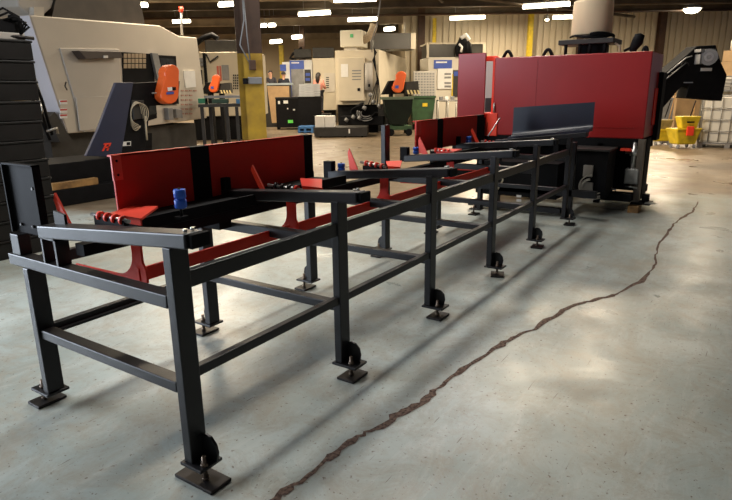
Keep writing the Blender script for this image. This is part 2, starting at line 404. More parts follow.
# black inner rail and red pull bar
M().box(1.30, 6.4, .60, .66, .80, .85).build('inner_rail', BLK2, T)
for (xa, xb) in ((1.52, 3.10), (4.46, 6.20)):
    M().box(xa, xb, .55, .80, .886, .898).box(xa, xb, .535, .55, .87, .925).build('roller_trough', BLK2, T)
for (xa, xb) in ((2.17, 2.26), (6.0, 6.06)):
    M().box(xa, xb, .74, .90, .72, .90).build('trough_support', BLK2, T)
for i in range(4):
    M().box(XS[i]+(.16 if i == 0 else .2), XS[i+1]+.14, .450, .464, .672, .733).build('pull_bar', RED, T, bev=.003)
for i in range(5):
    x = XS[i]+.165
    arc = [(.455-.0, .90)]
    pts = [(.43,.87),(.43,.76),(.41,.73),(.41,.672),(.95,.655),(.95,.678),(.62,.684)]
    for k in range(1, 8):   # concave curve up to the shank
        t_ = k/7*PI/2; pts.append((.62-.125*math.sin(t_), .684+.105*(1-math.cos(t_))))
    pts.append((.495, .87))
    M().prism([(x, y, z) for y, z in pts], (.012, 0, 0)).build('kicker_arm', RED, T, bev=.002)
    # pointed finger beside the skid
    xf = XS[i]+.055
    base = [(72,222),(266,187),(360,170),(428,150),(480,140)][i]; tip = [(54,193),(252,165),(349,148.5),(419.5,137),(472,128)][i]
    bp_, tp_ = at(*base, X=xf), at(*tip, X=xf)
    wd = .055 if i not in (1, 4) else .012
    M().prism([(xf, bp_.y, bp_.z-.04), (xf, bp_.y+wd+.03, bp_.z-.03), (xf, tp_.y+.012, tp_.z-.03), (xf, tp_.y, tp_.z)], (.01, 0, 0)).build('kicker_finger', REDB, T)
    # threaded rod with collars
    if i < 5:
        rl_ = [(92,214),(268,185),(360,162),(431,150),(481,141)][i]; rr_ = [(129,221.5),(302,190),(386,167),(452,152),(500,144)][i]
        xr = XS[i]+.10; p0, p1 = at(*rl_, X=xr), at(*rr_, X=xr)
        rod = M().tube([p0, p1], .0085, 10).build('threaded_rod', ZINC, T)
        for k in range(4):
            q = p0.lerp(p1, .25+.2*k); dd = (p1-p0).normalized()
            M().tube([q-dd*.007, q+dd*.007], .020, 14).build('collar', REDB if i in (0, 2) else (BLK if i == 1 and k < 3 else RED), rod)
        # rod mounting lug
        M().box(xr-.012, xr+.012, min(p0.y,p1.y)+.02, max(p0.y,p1.y)-.03, .875, min(p0.z, p1.z)+.002).build('rod_mount', BLK2, T)
# tall end channel at the near left corner
x = XS[0]
m = M(); m.box(x+.02, x+.03, .885, 1.145, .845, 1.165); m.box(x-.0, x+.035, .880, .890, .845, 1.165); m.box(x-.0, x+.035, 1.140, 1.150, .845, 1.165); m.box(x-.0, x+.035, .880, 1.150, 1.157, 1.165)
ch = m.build('end_channel', BLK2, T, bev=.001)
for (yy, zz) in ((.98,.885),(1.08,.885),(.93,.89),(.93,1.06)): M().tube([(x+.020, yy, zz), (x+.010, yy, zz)], .007, 6).build('bolt', STEEL, ch)
M().box(x-.025, x+.03, 1.05, 1.12, .749, .845).build('channel_post', BLK, T, bev=.003)
p_ = at(42, 250, X=x-.03); p2_ = at(56, 250, X=x-.03)
m = M(); m.box(x-.03, x+.03, p2_.y, p2_.y+.014, .749, .868); m.box(x-.03, x+.03, p_.y-.012, p_.y, .749, .868); m.box(x-.03,x+.03,p2_.y,p_.y,.858,.868)
m.build('spacer', BLK, T)
M().prism([(x+.02,.80,.90),(x+.02,.72,.90),(x+.02,.72,.965),(x+.02,.80,.975)], (.012,0,0)).build('bracket', DGREY, T)
# red guard plates running along the table
def guard(x_cuts, Y, z0, z1, zs):
    for (xa, xb, red) in x_cuts:
        if red:
            m = M(); m.box(xa, xb, Y, Y+.010, z0, z1); m.box(xa, xb, Y, Y+.035, z1-.008, z1)
            g = m.build('guard_plate', RED, T)
        else:
            M().box(xa, xb, Y+.004, Y+.06, z0-.12, z1-.002).build('plate_post', BLK2, T)
xq = lambda px, Y: at(px, 150, Y=Y).x
Y1 = .80
guard([(1.61, xq(190,Y1), True), (xq(190,Y1), xq(212,Y1)-.02, False), (xq(212,Y1)-.02, xq(304,Y1), True), (xq(304,Y1), xq(313,Y1), False)], Y1, .889, 1.182, 0)
M().box(1.600, 1.650, Y1-.010, Y1-.001, 1.065, 1.182).build('end_flange', REDB, T)
m = M(); m.tube([(1.625, Y1-.010, 1.155), (1.625, Y1-.013, 1.155)], .006, 8); m.tube([(1.625, Y1-.010, 1.09), (1.625, Y1-.013, 1.09)], .006, 8); m.build('bolt', BLK2, T)
guard([(4.52, xq(437,Y1), True), (xq(437,Y1), xq(443,Y1), False), (xq(443,Y1), xq(476,Y1), True), (xq(476,Y1), xq(483.5,Y1), False)], Y1, .93, 1.20, 0)
M().box(4.51, 4.60, Y1-.010, Y1-.001, 1.08, 1.20).build('end_flange', REDB, T)
# red tray flaps
for i, (pp) in enumerate([[(107,213.5),(140,219),(158,206),(119,203.5)], [(302,186),(322,188),(322,179),(300,178)], [(388,166),(400,167),(402,160.5),(386,161)], [(436,151),(452,152),(462,149),(434,148)]]):
    zc = [.935,.935,.955,.965][i]
    q = [at(px, py, Z=zc) for px, py in pp]
    q[2].y = min(q[2].y, .79); q[3].y = min(q[3].y, .79)
    m = M().prism(q, (0,0,-.010)); 
    e = (q[0]+q[1])/2; m.prism([q[0], q[1], q[1]+Vector((0,0,-.03)), q[0]+Vector((0,0,-.03))], Vector((.008,0,0)))
    m.build('tray_flap', RED if i in (1, 3) else REDB, T)
# blue guide rollers standing on pins
for (px, y0, y1, w, X) in [(181,189,208,12,1.72), (341.5,163,172,7.5,3.33), (416,147,154,6,4.45), (468.5,136,143.5,5.5,5.5), ]:
    top = at(px, y0, X=X); bot = at(px, y1, X=X); dep = (bot-CAM).dot(FW); r = w/2*dep/FPX; c = Vector((bot.x, bot.y, bot.z)); h = top.z-bot.z
    pin = M().tube([c+Vector((0,0,-.04)), c+Vector((0,0,h+.004))], .007, 8).build('roller_pin', STEEL, T)
    m = M()
    for k in range(2):
        z0 = k*h*.52; z1 = z0+h*.46
        m.tube([c+Vector((0,0,z0)), c+Vector((0,0,z0+.004)), c+Vector((0,0,z1-.004)), c+Vector((0,0,z1))], [r*.9, r, r, r*.9], 20)
    m.tube([c, c+Vector((0,0,h*.95))], r*.8, 16)
    m.build('guide_roller', BLUE, pin)
    M().box(c.x-.025, c.x+.025, c.y-.02, c.y+.02, c.z-.05, c.z-.038).build('roller_bracket', BLK2, T)
# red rod stub by S4
m = M(); q0 = at(488,131,X=6.45); q1 = at(484,137,X=6.40); 
m.tube([at(500,118,X=6.6), at(488,136,X=6.45)], .008, 6); m.build('tie_rod', ZINC, T)

# ------------------------------------------------------------ red machine
MX = 7.7
R_ = thing('tube_processing_machine', (8.2, .4, 0), 'large red enclosed machine on a dark base at the far end of the infeed table', 'machine')
def yx(px, py, X=MX): return at(px, py, X=X)
tl, tr, br = yx(495.5,57), yx(653,51), yx(643,139)
zt_, zb_ = 1.862, .862
Yl, Yr = 1.365, -.54
enc = M().box(MX, 8.58, Yr, Yl, zb_, zt_).build('enclosure', MAROON, R_, bev=.012)
M().box(MX-.006, MX, -.42, .60, .985, .997).build('seam_strip', MAROON, enc)
ys_ = at(537,70,X=MX).y; M().box(MX-.004, MX, ys_-.006, ys_+.006, zb_+.02, zt_-.02).build('seam_strip', MAROON, enc)
for (x0, y0, x1, y1) in ((645,122,660,128),(647,100,655,120)):
    pass
M().box(8.15, 8.45, Yr-.012, Yr, 1.0, 1.45).build('side_hatch', RED, enc, bev=.006)
# left frame with opening, bright red
def rx(m, x0, y0, x1, y1, Xp, dx, z0=None):
    p, q = at(x0,(y0+y1)/2,X=Xp), at(x1,(y0+y1)/2,X=Xp); zt2 = at((x0+x1)/2,y0,X=Xp).z; zb2 = at((x0+x1)/2,y1,X=Xp).z if z0 is None else z0
    return m.box(Xp, Xp+dx, q.y, p.y, zb2, zt2)
m = M(); rx(m, 491.5,57,496,132, 7.72, .12)
m.build('door_frame_post', REDB, R_, bev=.008)
m = M(); rx(m, 482,56,496,61, 7.74, .10); m.build('door_frame_head', REDB, R_, bev=.008)
m = M(); rx(m, 480,113,497,136, 7.68, .5); m.build('sill', REDB, R_, bev=.01)
m = M(); rx(m, 479,61,493,113, 8.5, .02); m.build('inner_panel', PANEL, R_)
m = M(); rx(m, 485,98,492,112, 8.3, .1); m.build('inner_bracket', DGREY, R_)
dl, dr = at(458.5,54,X=7.6), at(486,54,X=7.6)
M().box(7.6, 7.63, dr.y, dl.y, at(458,117,X=7.6).z, dl.z).build('door', MAROON, R_, bev=.006)
M().box(7.58, 7.62, dr.y-.02, dl.y+.01, .55, at(458,117,X=7.6).z).build('door_post', BLK2, R_)
# latch
m = M().tube([at(494,103,X=7.68), at(494,112,X=7.68)], .014, 8).build('latch', ZINC, R_)
# black upright, front right leg whose brown tone paints in the light on it
M().box(8.36, 8.64, Yr-.055, Yr-.004, .80, 1.64).build('upright', BLK2, R_, bev=.004)
M().box(MX+.125, MX+.42, Yr-.03, Yr+.05, .12, .86).build('rear_leg', BLK2, R_, bev=.004)
M().box(MX-.02, MX+.12, Yr-.02, Yr+.05, .10, zb_).build('leg', mat('lit_leg_steel', (.16,.13,.10), .45, noise=.3, scale=8), R_, bev=.004)
M().box(MX-.08, MX+.2, Yr-.16, Yr+.06, .085, .10).build('foot_plate', BLK2, R_)
m = M(); m.tube([(MX+.06, Yr-.09, .10), (MX+.06, Yr-.09, .2)], .045, 10); m.build('levelling_foot', BLK2, R_)
M().box(MX-.05, MX+.05, Yr-.22, Yr-.10, .10, .112).build('foot_tab', ZINC, R_)
wb = at(637, 212, Z=0)
tag(M().box(MX-.20, MX+.04, Yr-.06, Yr+.06, 0.0, .083).build('wooden_block', WOOD, bev=.004), 'small worn wooden block under the front right foot of the red machine', 'block')
# dark base: skirt beams, cross frame
m = M(); m.box(MX, MX+.08, Yr, Yl+.3, .76, zb_); m.box(MX, MX+.08, Yr, Yl+.3, .13, .20); m.box(8.4, 8.5, Yr, Yl+.3, .13, .22); m.box(8.4,8.5,Yr,Yl+.3,.72,zb_)
for yy in (-.1, .45, 1.0, 1.5): m.box(MX, MX+.08, yy, yy+.07, .05, .8); m.box(8.4, 8.5, yy, yy+.07, .0, .8)
m.build('base_frame', BLK2, R_, bev=.004)
M().box(8.0, 8.4, -.40, 1.6, .22, .80).build('base_tank', BLK2, R_, bev=.01)
# control box on plane X=7.05
cx = 7.25
a, b = at(570,150,X=cx), at(609,150,X=cx); zb = at(590,197,X=cx).z
cb = M().box(cx, MX-.01, b.y, a.y, max(zb,.10), a.z).build('valve_cabinet', BLK2, R_, bev=.006)
M().box(cx-.03, MX-.01, b.y-.015, a.y+.015, a.z, a.z+.02).build('cabinet_lid', DGREY, cb)
for (x0,y0,x1,y1) in ((584,165,592,177),(580,182,592,193)): 
    p, q = at(x0,y0,X=cx-.03), at(x1,y1,X=cx-.03); M().box(cx-.05, cx-.001, q.y, p.y, q.z, p.z).build('valve', PANEL, cb, bev=.003)
for k, (rx, ry, x0, y0) in enumerate(((10,9,590,188),(13,12,592,187),(8,7,590,187))):
    pts = [at(x0+rx*math.cos(t), y0+ry*math.sin(t), X=cx-.07-.01*k) for t in [math.radians(60+d) for d in range(0, 211, 15)]]
    pts = [at(600, y0+ry-1, X=cx-.06), at(595, y0+ry, X=cx-.07)] + pts; M().tube(pts, .009, 6).build('hose', PLASTIC, cb)
# pump group under the right end
m = M()
px_ = 7.72
p = at(634,156,X=px_); m.tube([(px_,p.y,.5),(px_,p.y,.82)], .03, 10); m.tube([(px_,p.y-.1,.70),(px_,p.y+.1,.70)], .02, 8); m.tube([(px_,p.y,.66),(px_,p.y,.74)], .05, 12)
m.build('pump', ZINC, R_)
q0, q1 = at(626,168,X=px_), at(638,184,X=px_)
M().box(px_-.06, px_+.06, q1.y, q0.y, q1.z, q0.z).build('gearbox', mat('light_casting', (.42,.42,.40), .45, .3, noise=.3, scale=10), R_, bev=.01)
q0, q1 = at(621,148,X=px_-.02), at(631,151,X=px_-.02)
M().box(px_-.06, px_, q1.y, q0.y, q1.z, q0.z).build('red_switch', REDB, R_)
m = M(); 
for (x0,y0,x1,y1) in ((610,188,616,190),(625,186,637,188)): m.tube([at(x0,y0,X=7.6), at(x1,y1,X=7.6)], .012, 6)
m.build('pipe', ZINC, R_)
m = M(); m.box(7.5, 7.7, -.50, .1, .13, .22); m.build('skid_rail', BLK2, R_)
# low equipment seen between the table legs
lx = 6.95
m = M()
for (x0,y0,x1,y1) in ((452,166,478,186),(482,160,556,200)):
    p, q = at(x0,y0,X=lx), at(x1,y1,X=lx); m.box(lx, lx+.3, q.y, p.y, q.z, p.z)
base_ = m.build('drive_unit', BLK2, R_, bev=.006)
m = M()
p, q = at(428,185,X=lx), at(596,192,X=lx); m.box(lx, lx+.08, q.y, p.y, q.z, p.z)
p, q = at(468,205,X=lx-.1), at(560,209,X=lx-.1); m.box(lx-.1, lx, q.y, p.y, q.z, p.z)
for yy in (.05, .95, 1.85): m.box(lx, lx+.08, yy, yy+.07, .02, .86)
m.build('lower_frame', BLK, R_, bev=.003)
m = M()
for (x0,y0,x1,y1) in ((516.5,195,521,197.5),(516.5,199,521,202)):
    p, q = at(x0,y0,X=lx-.01), at(x1,y1,X=lx-.01); m.box(lx-.012, lx-.001, q.y, p.y, q.z, p.z)
m.build('sticker', WHITE, base_)
M().tube([at(500,172,X=lx-.04), at(503,180,X=lx-.05), at(498,189,X=lx-.04)], .010, 6).build('hose', HOSE, R_)
M().tube([at(482,168,X=lx-.04), at(487,180,X=lx-.05), at(483,190,X=lx-.04)], .010, 6).build('hose', GREY, R_)
# shelf, drum and hoses on top
sx_ = 8.2
p, q = at(561,41,X=sx_), at(615,45,X=sx_)
sh = M().box(sx_-.12, sx_+.42, q.y, p.y, p.z-.06, p.z).build('top_shelf', DGREY, R_, bev=.006)
for px0 in (566,580,590,605): 
    c = at(px0, 45, X=sx_-.08); M().tube([(sx_-.08, c.y, zt_-.01), (sx_-.08, c.y, p.z-.03)], .022, 8).build('shelf_leg', BLK2, R_)
M().box(sx_+.05, sx_+.4, q.y+.15, p.y-.25, zt_-.01, p.z-.06).build('roof_blower', BLK2, R_, bev=.01)
c = at(591, 36, X=sx_+.22); rr = 19.2*(c-CAM).dot(FW)/FPX
dz = p.z+.002; hD = at(592, 3, X=sx_+.22).z-dz
pts = [(c.x, c.y, dz+.06), (c.x, c.y, dz+.075), (c.x, c.y, dz+.40), (c.x, c.y, dz+hD), (c.x, c.y, dz+hD+.02)]
dr_ = M().tube(pts, [rr*.97, rr, rr*.985, rr*.97, rr*.95], 32).build('filter_drum', mat('drum_beige', (.72,.57,.38), .7, noise=.12, scale=2, spec=.2), R_)
for k in range(4):
    pts = [Vector((c.x+rr*1.12*math.cos(t), c.y+rr*1.12*math.sin(t), dz+.03+.02*math.sin(3*t+k)+k*.008)) for t in [math.radians(130+d*10+k*20) for d in range(14)]]
    M().tube(pts, .014, 6).build('cable', BLK2, R_)
pts = [at(615,43,X=sx_), at(620,46,X=sx_), at(620,52,X=sx_), at(616,54,X=sx_+.1)]
M().tube(pts, .012, 6).build('hose', HOSE, R_)
# dark bearing knobs on the roof
for (px0, py0, w, h) in ((508,52,9,6),(548,52,9,6),(645,53,4,4)):
    c = at(px0, py0, X=MX+.25); sc = (c-CAM).dot(FW)/FPX
    m = M(); base = Vector((c.x, c.y, zt_))
    arcp = [base+Vector((0, (w*.5-w*t/8)*sc, max(.01, math.sin(t/8*PI)*h*sc+.01))) for t in range(9)]
    m.tube(arcp, .022, 8); m.build('roof_handle', BLK2, R_)
c = at(637, 46, X=MX+.5); m = M()
pts = [Vector((c.x, c.y+.05, zt_)), Vector((c.x, c.y+.04, zt_+.06)), Vector((c.x, c.y, zt_+.14)), Vector((c.x, c.y-.02, zt_+.22)), Vector((c.x, c.y-.02, zt_+.24))]
m.tube(pts, [.03,.05,.07,.06,.01], 10); m.build('air_valve', BLK2, R_)
M().tube([at(624,51,X=MX+.5), at(630,48,X=MX+.5), at(634,52,X=MX+.5)], .018, 8).build('elbow_pipe', BLK2, R_)

# ------------------------------------------------------------ chip elevator behind the red machine at the right
F = Face(655, 11.2, 8)
E_ = thing('chip_elevator', F.at(640,180,.2)*1.0, 'black inclined conveyor head with a grey motor, above the mop buckets', 'conveyor')
E_.location.z = 0
m = M(); F.poly(m, [(681,60),(697,46),(716,45),(721,62),(727,75),(722,101),(686,98),(690,84),(680,88),(664,107),(655,118),(655,88),(664,74)], 0, .3); m.build('conveyor_head', BLK2, E_, bev=.01)
m = M(); F.poly(m, [(655,118),(655,88),(640,110),(600,175),(606,190),(640,145)], .05, .45); 
m.build('inclined_trunk', BLK2, E_, bev=.01)
m = M(); 
q = F.at(603,185,.05); m.hexa([F.P(F.uz(590,180)[0],.0,0), F.P(F.uz(640,180)[0],.0,0), F.P(F.uz(640,180)[0],.5,0), F.P(F.uz(590,180)[0],.5,0), F.P(F.uz(590,180)[0],.0,.35), F.P(F.uz(640,180)[0],.0,.35), F.P(F.uz(640,180)[0],.5,.35), F.P(F.uz(590,180)[0],.5,.35)])
m.build('base_tank', BLK2, E_)
m = M(); m.tube([F.at(709,57,-.22), F.at(709,57,.0)], 7.5*11.2/FPX, 20); mo = m.build('motor', GREY, E_)
m = M(); F.rect(m, 700,54,704,64,-.15,0); F.rect(m, 701,49,716,52,-.18,0); m.build('motor_bracket', GREY, E_, bev=.004)
for k in range(3):
    r0 = (6-2*k)*11.2/FPX; M().tube([F.at(709,57,-.222-.004*k), F.at(709,57,-.226-.004*k)], r0, 20).build('motor_fan_ring', ZINC if k % 2 else GREY, mo)
m = M(); F.rect(m, 701,68,712,71,-.012,0); m.build('white_sticker', WHITE, E_)
m = M(); F.rect(m, 684,82,693,83,-.012,0); m.build('edge_strip', ZINC, E_)
m = M(); m.tube([F.at(664,76,-.04), F.at(686,58,-.04), F.at(692,56,-.04)], .012, 8); m.tube([F.at(660,84,-.04), F.at(686,63,-.04)], .010, 8); m.build('conduit', GREY, E_)
m = M(); m.tube([F.at(685+4*math.cos(t), 66-4*math.sin(t)-0, -.03) for t in [math.radians(k*30) for k in range(7)]], .01, 6); m.build('lifting_eye', BLK, E_)

# ------------------------------------------------------------ mop buckets
def bucket(px, py, label, scale, red):
    f = Face(px, dfl(px, 148.5) if red else dfl(px, 148)+.75, 6); b = f.P(0, 0, 0); s = scale
    t = thing('mop_bucket', b, label, 'mop bucket', 'yellow mop buckets by the back wall')
    m = M()
    lo = [f.P(-.22*s,0,.10), f.P(.22*s,0,.10), f.P(.22*s,.34*s,.10), f.P(-.22*s,.34*s,.10)]
    hi = [f.P(-.32*s,-.04,.46*s), f.P(.32*s,-.04,.46*s), f.P(.32*s,.42*s,.46*s), f.P(-.32*s,.42*s,.46*s)]
    m.hexa(lo+hi); m.build('tub', YELB, t, bev=.03)
    m = M()
    lo = [f.P(-.16*s,0,.46*s), f.P(.20*s,0,.46*s), f.P(.20*s,.2,.46*s), f.P(-.16*s,.2,.46*s)]
    hi = [f.P(-.24*s,-.03,.74*s), f.P(.26*s,-.03,.74*s), f.P(.26*s,.24,.74*s), f.P(-.24*s,.24,.74*s)]
    m.hexa(lo+hi); w = m.build('wringer', YELB if red else mat('dull_yellow', (.30,.22,.07), .6, noise=.4, scale=8), t, bev=.02)
    m = M(); f.bx(m, -.30*s,.30*s,-.06,-.04,.43*s,.47*s); m.build('rim_band', YELB, t, bev=.005)
    if red:
        m = M(); f.bx(m, -.10,.08,-.10,-.06,.32,.54); m.build('red_panel', REDB, t, bev=.01)
        m = M(); f.bx(m, -.10,.08,-.07,-.05,.62,.66); m.build('grip_slot', BLK2, w)
    m = M(); m.tube([f.P(.05,.1,.7), f.P(.16,.1,1.15)], .014, 8); m.build('press_handle', BLK2, w)
    for a, c in ((-.2,.02),(.2,.02),(-.2,.3),(.2,.3)):
        m = M(); p = f.P(a*s, c, .05); m.tube([p-f.u*.015, p+f.u*.015], .05, 12); m.build('caster', GREY, t)
    return t
bucket(693.5, 147, 'yellow mop bucket with a red panel, right one of the pair', 1.05, True)
bucket(668.5, 147, 'dirtier yellow mop bucket half hidden by the red machine', .88, False)
for (pf, b, d1, lab) in (((664,137),(676,92),16.2,'mop with wooden handle leaning above the dirtier yellow bucket'), ((690,137),(697,92),16.2,'mop with wooden handle leaning behind the gap between the two yellow buckets'), ((707,137),(702,88),16.2,'mop with wooden handle leaning behind the bucket with the red panel')):
    lo = at(*pf, D=d1); lo.z = .10; t = thing('mop', (lo.x, lo.y, 0), lab, 'mop')
    M().tube([lo, at(*b, D=d1+.3)], .016, 6).build('handle', WOOD, t)
    M().tube([(lo.x,lo.y,.0), (lo.x,lo.y,.06), (lo.x,lo.y,.14)], [.12,.09,.03], 12).build('mop_head', GREY, t)
# ------------------------------------------------------------ liquid totes on pallets
def tote(px, dep, theta, w, dth, z0, h, label, box=False):
    f = Face(px, dep, theta); t = thing('bulk_tote', f.P(w/2, dth/2, z0), label, 'tote')
    m = M()
    for k in range(3): f.bx(m, k*(w-.12)/2, k*(w-.12)/2+.12, 0, dth, z0, z0+.09)
    f.bx(m, 0, w, 0, dth, z0+.09, z0+.12); m.build('pallet', CAGE, t)
    m = M(); f.bx(m, .05, w-.05, .05, dth-.05, z0+.125, z0+h-.03); m.build('inner_tank', PLASTIC, t, bev=.05)
    m = M(); n = 6
    for k in range(n+1):
        u = w*k/n
        for v in (0, dth): m.tube([f.P(u, v, z0+.12), f.P(u, v, z0+h)], .011, 6)
        v = dth*k/n
        for u in (0, w): m.tube([f.P(u, v, z0+.12), f.P(u, v, z0+h)], .011, 6)
    for k in range(5):
        z = z0+.13+(h-.14)*k/4
        m.tube([f.P(0,0,z), f.P(w,0,z), f.P(w,dth,z), f.P(0,dth,z), f.P(0,0,z)], .014, 6)
    m.build('wire_cage', CAGE, t); return t
tote(704, 14.75, -33.7, 1.3, 1.0, 0, 1.24, 'caged white plastic tote on a pallet beside the mop buckets')
tote(712, 16.9, -33.7, 1.3, 1.0, 0, 1.24, 'caged tote in the row behind, mostly hidden by the front tote')
tote(712, 16.9, -33.7, 1.3, 1.0, 1.245, .50, 'low caged tote stacked on top of the rear tote')
f = Face(717, 17.0, -33.7)
for k, (u0,u1,z0,z1,lb) in enumerate(((0,.75,1.75,2.12,'lower cardboard carton on the stacked cage at the right edge'),(0.02,.72,2.125,2.42,'upper cardboard carton on the carton stack at the right edge'))):
    m = M(); f.bx(m, u0,u1,.05,.6,z0,z1); o = m.build('carton', CARD, bev=.006); tag(o, lb, 'carton', 'cartons at the right edge')
m = M(); c = f.P(.35,.3,2.43); m.tube([c, c+Vector((0,0,.04)), c+Vector((0,0,.26)), c+Vector((0,0,.33)), c+Vector((0,0,.36))], [.17,.20,.20,.12,.05], 20)
jg = m.build('plastic_jug', PLASTIC); tag(jg, 'white plastic jug with a dark cap on top of the cartons', 'jug')
m = M(); m.tube([c+Vector((0,0,.36)), c+Vector((0,0,.43))], .06, 12); m.build('cap', BLK2, jg)
f = Face(676, 20, 0)
tag(f.rect(M(), 676,96,700,118,0,.6,zmin=0).build('carton', CARD, bev=.01), 'large pale carton behind the mop buckets near the back wall', 'carton')
f = Face(656, 19, 0)
tag(f.rect(M(), 656,98,674,112,0,.6,zmin=0).build('crate', GREY, bev=.01), 'grey crate against the back wall behind the dirtier mop bucket', 'crate')

# ------------------------------------------------------------ big machining centre at the left
F = Face(30, 9.8, 67.6)
V = thing('machining_centre', F.P(2.0, 1.0, 0), 'large cream machining centre with sliding door behind the orange-guarded chip conveyor', 'machine')
m = M(); F.poly(m, [(30,15),(160,25.5),(179,36),(197,37.5),(207,118),(120,130),(68,133.5)], 0, .30); F.poly(m, [(80,20),(160,25.5),(179,36),(197,37.5),(207,118),(120,130),(90,133)], .28, 1.9); m.build('housing', BEIGE, V, bev=.02)
u0 = F.uz(30,60)[0]
q1 = F.at(29.4,15.5,.0); q2 = F.at(67.4,133,.0); m = M().prism([q1-F.u*.008, q2-F.u*.008, q2-F.u*.008+F.v*.30, q1-F.u*.008+F.v*.30], F.u*.006); m.build('daylit_side_panel', DAYLIT, V)  # thin sheet over the cream housing, carries the painted daylight
m = M(); F.bx(m, .45, 4.4, .25, 1.8, 0, .80); m.build('base', DGREY, V)
m = M(); F.poly(m, [(60,48),(119,49),(123,129),(84,132)], -.03, 0); dp = m.build('sliding_door', PANEL, V, bev=.01)
m = M(); F.poly(m, [(76,97),(110,96),(109,128),(80,131)], -.05, -.03); m.build('door_plate', PANEL, dp, bev=.006)
m = M(); m.tube([F.at(66,82,-.05), F.at(65,86,-.08), F.at(67,90,-.05)], .012, 6); m.build('door_handle', DGREY, dp)
m = M(); F.poly(m, [(79,50.5),(121,51.5),(123,58),(86,59)], -.22, -.03); m.build('door_track_cover', mat('brown_cover', (.05,.035,.03), .5, noise=.2), V, bev=.01)
m = M(); F.poly(m, [(104,55.5),(108,55.5),(108,58),(104,58)], -.235, -.22); m.build('sticker', WHITE, V)
m = M(); F.poly(m, [(122,52),(153,54),(157,118),(126,128)], -.02, .0); m.build('opening', BLK2, V)
m = M()
for j in range(3):
    for i in range(6):
        x0 = 124+i*3.8; y0 = 53.5+j*5.2; F.poly(m, [(x0,y0),(x0+3,y0+.1),(x0+3,y0+4.4),(x0,y0+4.3)], -.035, -.02)
m.build('tool_rack', GIRDL, V)
m = M(); F.poly(m, [(152,53),(158,53.5),(164,80),(158,80)], -.08, -.02); m.build('door_post', GREY, V)
m = M(); F.poly(m, [(158,55),(176,56),(179,104),(163,105)], -.06, 0); sc = m.build('control_screen', BLK2, V)
m = M(); F.poly(m, [(160,58),(174,59),(175,66),(161,66)], -.07, -.06); m.build('screen_glass', GLASS, sc)
m = M(); F.poly(m, [(184,71),(195,71),(196,87),(186,88)], -.03, 0); m.build('notice_sheet', WHITE, V)
m = M()
for j in range(6):
    for i in range(4 if j == 0 else 3):
        x0 = 181.5+i*4.2; y0 = 90+j*4.6; F.poly(m, [(x0,y0),(x0+2.6,y0),(x0+2.6,y0+1.4),(x0,y0+1.4)], -.02, 0)
m.build('key_row', mat('faded_red_key', (.45,.25,.2), .5), V)
for j, y0 in enumerate((100,108.5,114)):
    m = M(); F.poly(m, [(60,y0),(67,y0-.3),(67.6,y0+4.2),(60.6,y0+4.6)], -.02, 0); s_ = m.build('warning_label', WHITE, V)
    m = M(); F.poly(m, [(60.3,y0+.6),(67,y0+.3),(67.2,y0+1.9),(60.5,y0+2.1)], -.028, -.02); m.build('label_stripe', mat('label_red', (.5,.05,.04), .5), s_)
m = M(); F.poly(m, [(55,112),(68,133),(72,140),(60,142),(48,118)], .0, .3); m.build('corner_guard', DGREY, V)
for (x0, y0, x1, y1) in ((168,108,173,120),(176,109,182,118)):
    m = M(); F.poly(m, [(x0,y0),(x1,y0),(x1+1,y1),(x0+1,y1)], -.12, 0); m.build('valve_block', GREY, V, bev=.01)
m = M(); F.poly(m, [(140,106),(156,105),(157,114),(141,116)], -.03, -.0); m.build('lower_window', GLASS, V)
# dark roof housing and grey top unit
m = M(); F.poly(m, [(52,17),(60,-20),(136,-20),(145,24.5)], .1, 1.8); m.build('roof_cowl', mat('brown_steel', (.045,.035,.028), .4, .2, noise=.4, scale=3), V)
m = M(); F.poly(m, [(14,-20),(60,-20),(52,8),(44,15),(30,15),(18,6)], .15, 1.2); m.build('spindle_cover', PANEL, V, bev=.03)
m = M(); F.poly(m, [(34,7),(44,7),(44,16),(34,16)], .05, .4); m.build('cover_bracket', BEIGE, V)
m = M()
for a, b, c in (((24,62),(36,92),(46,128)),((30,70),(42,100),(52,135)),((20,55),(33,100),(50,140))):
    m.tube([F.at(x0, y0, -.15) for x0, y0 in (a, b, c)], .025, 8)
m.build('coolant_hose', BLK2, V)
m = M(); m.tube([F.at(47,131,-.2), F.at(57,128,-.2), F.at(58,134,-.2)], .02, 8); m.tube([F.at(36,92,-.2), F.at(42,110,-.2), F.at(40,116,-.2)], .02, 8); m.build('fitting', ZINC, V)
m = M(); m.tube([F.at(182,35,.2), F.at(181,8,.2)], .03, 8); tl_ = m.build('signal_mast', GREY, V)
m = M(); m.tube([F.at(181,12,.2), F.at(181,7,.2)], .05, 10); m.build('beacon', REDB, tl_)

# chip conveyor in front of it
Yc = 6.0
K = thing('chip_conveyor', (5.3, 6.4, 0), 'dark chip conveyor with a navy inclined trunk, cable coil and orange head guard', 'conveyor')
def yp(px, py, Y): return at(px, py, Y=Y)
zw = at(75,188,Y=Yc+.05).z; zt3 = at(110,158,Y=Yc+.25).z
m = M().box(3.2, 5.5, Yc+.05, Yc+.25, 0, zw).box(3.2, 6.2, Yc+.25, Yc+1.1, 0, zt3); m.build('trough', BLK2, K, bev=.01)
def polyY(m, pts, Y0, Y1): q = [yp(x, y, Y0) for x, y in pts]; return m.prism(q, (0, Y1-Y0, 0))
m = polyY(M(), [(86,156),(98,130),(116,82.5),(133.5,82.5),(121,157)], Yc+.30, Yc+.36); nv = m.build('navy_trunk_side', NAVYP, K, bev=.006)
m = polyY(M(), [(118,160),(133,83),(180,81),(178,104),(150,106),(147,140),(143,160)], Yc+.37, Yc+.85); m.build('head_housing', BLK2, K, bev=.01)
m = M()   # orange rounded guard, a stadium outline
c0, c1 = (171,72), (166,96); pts = []
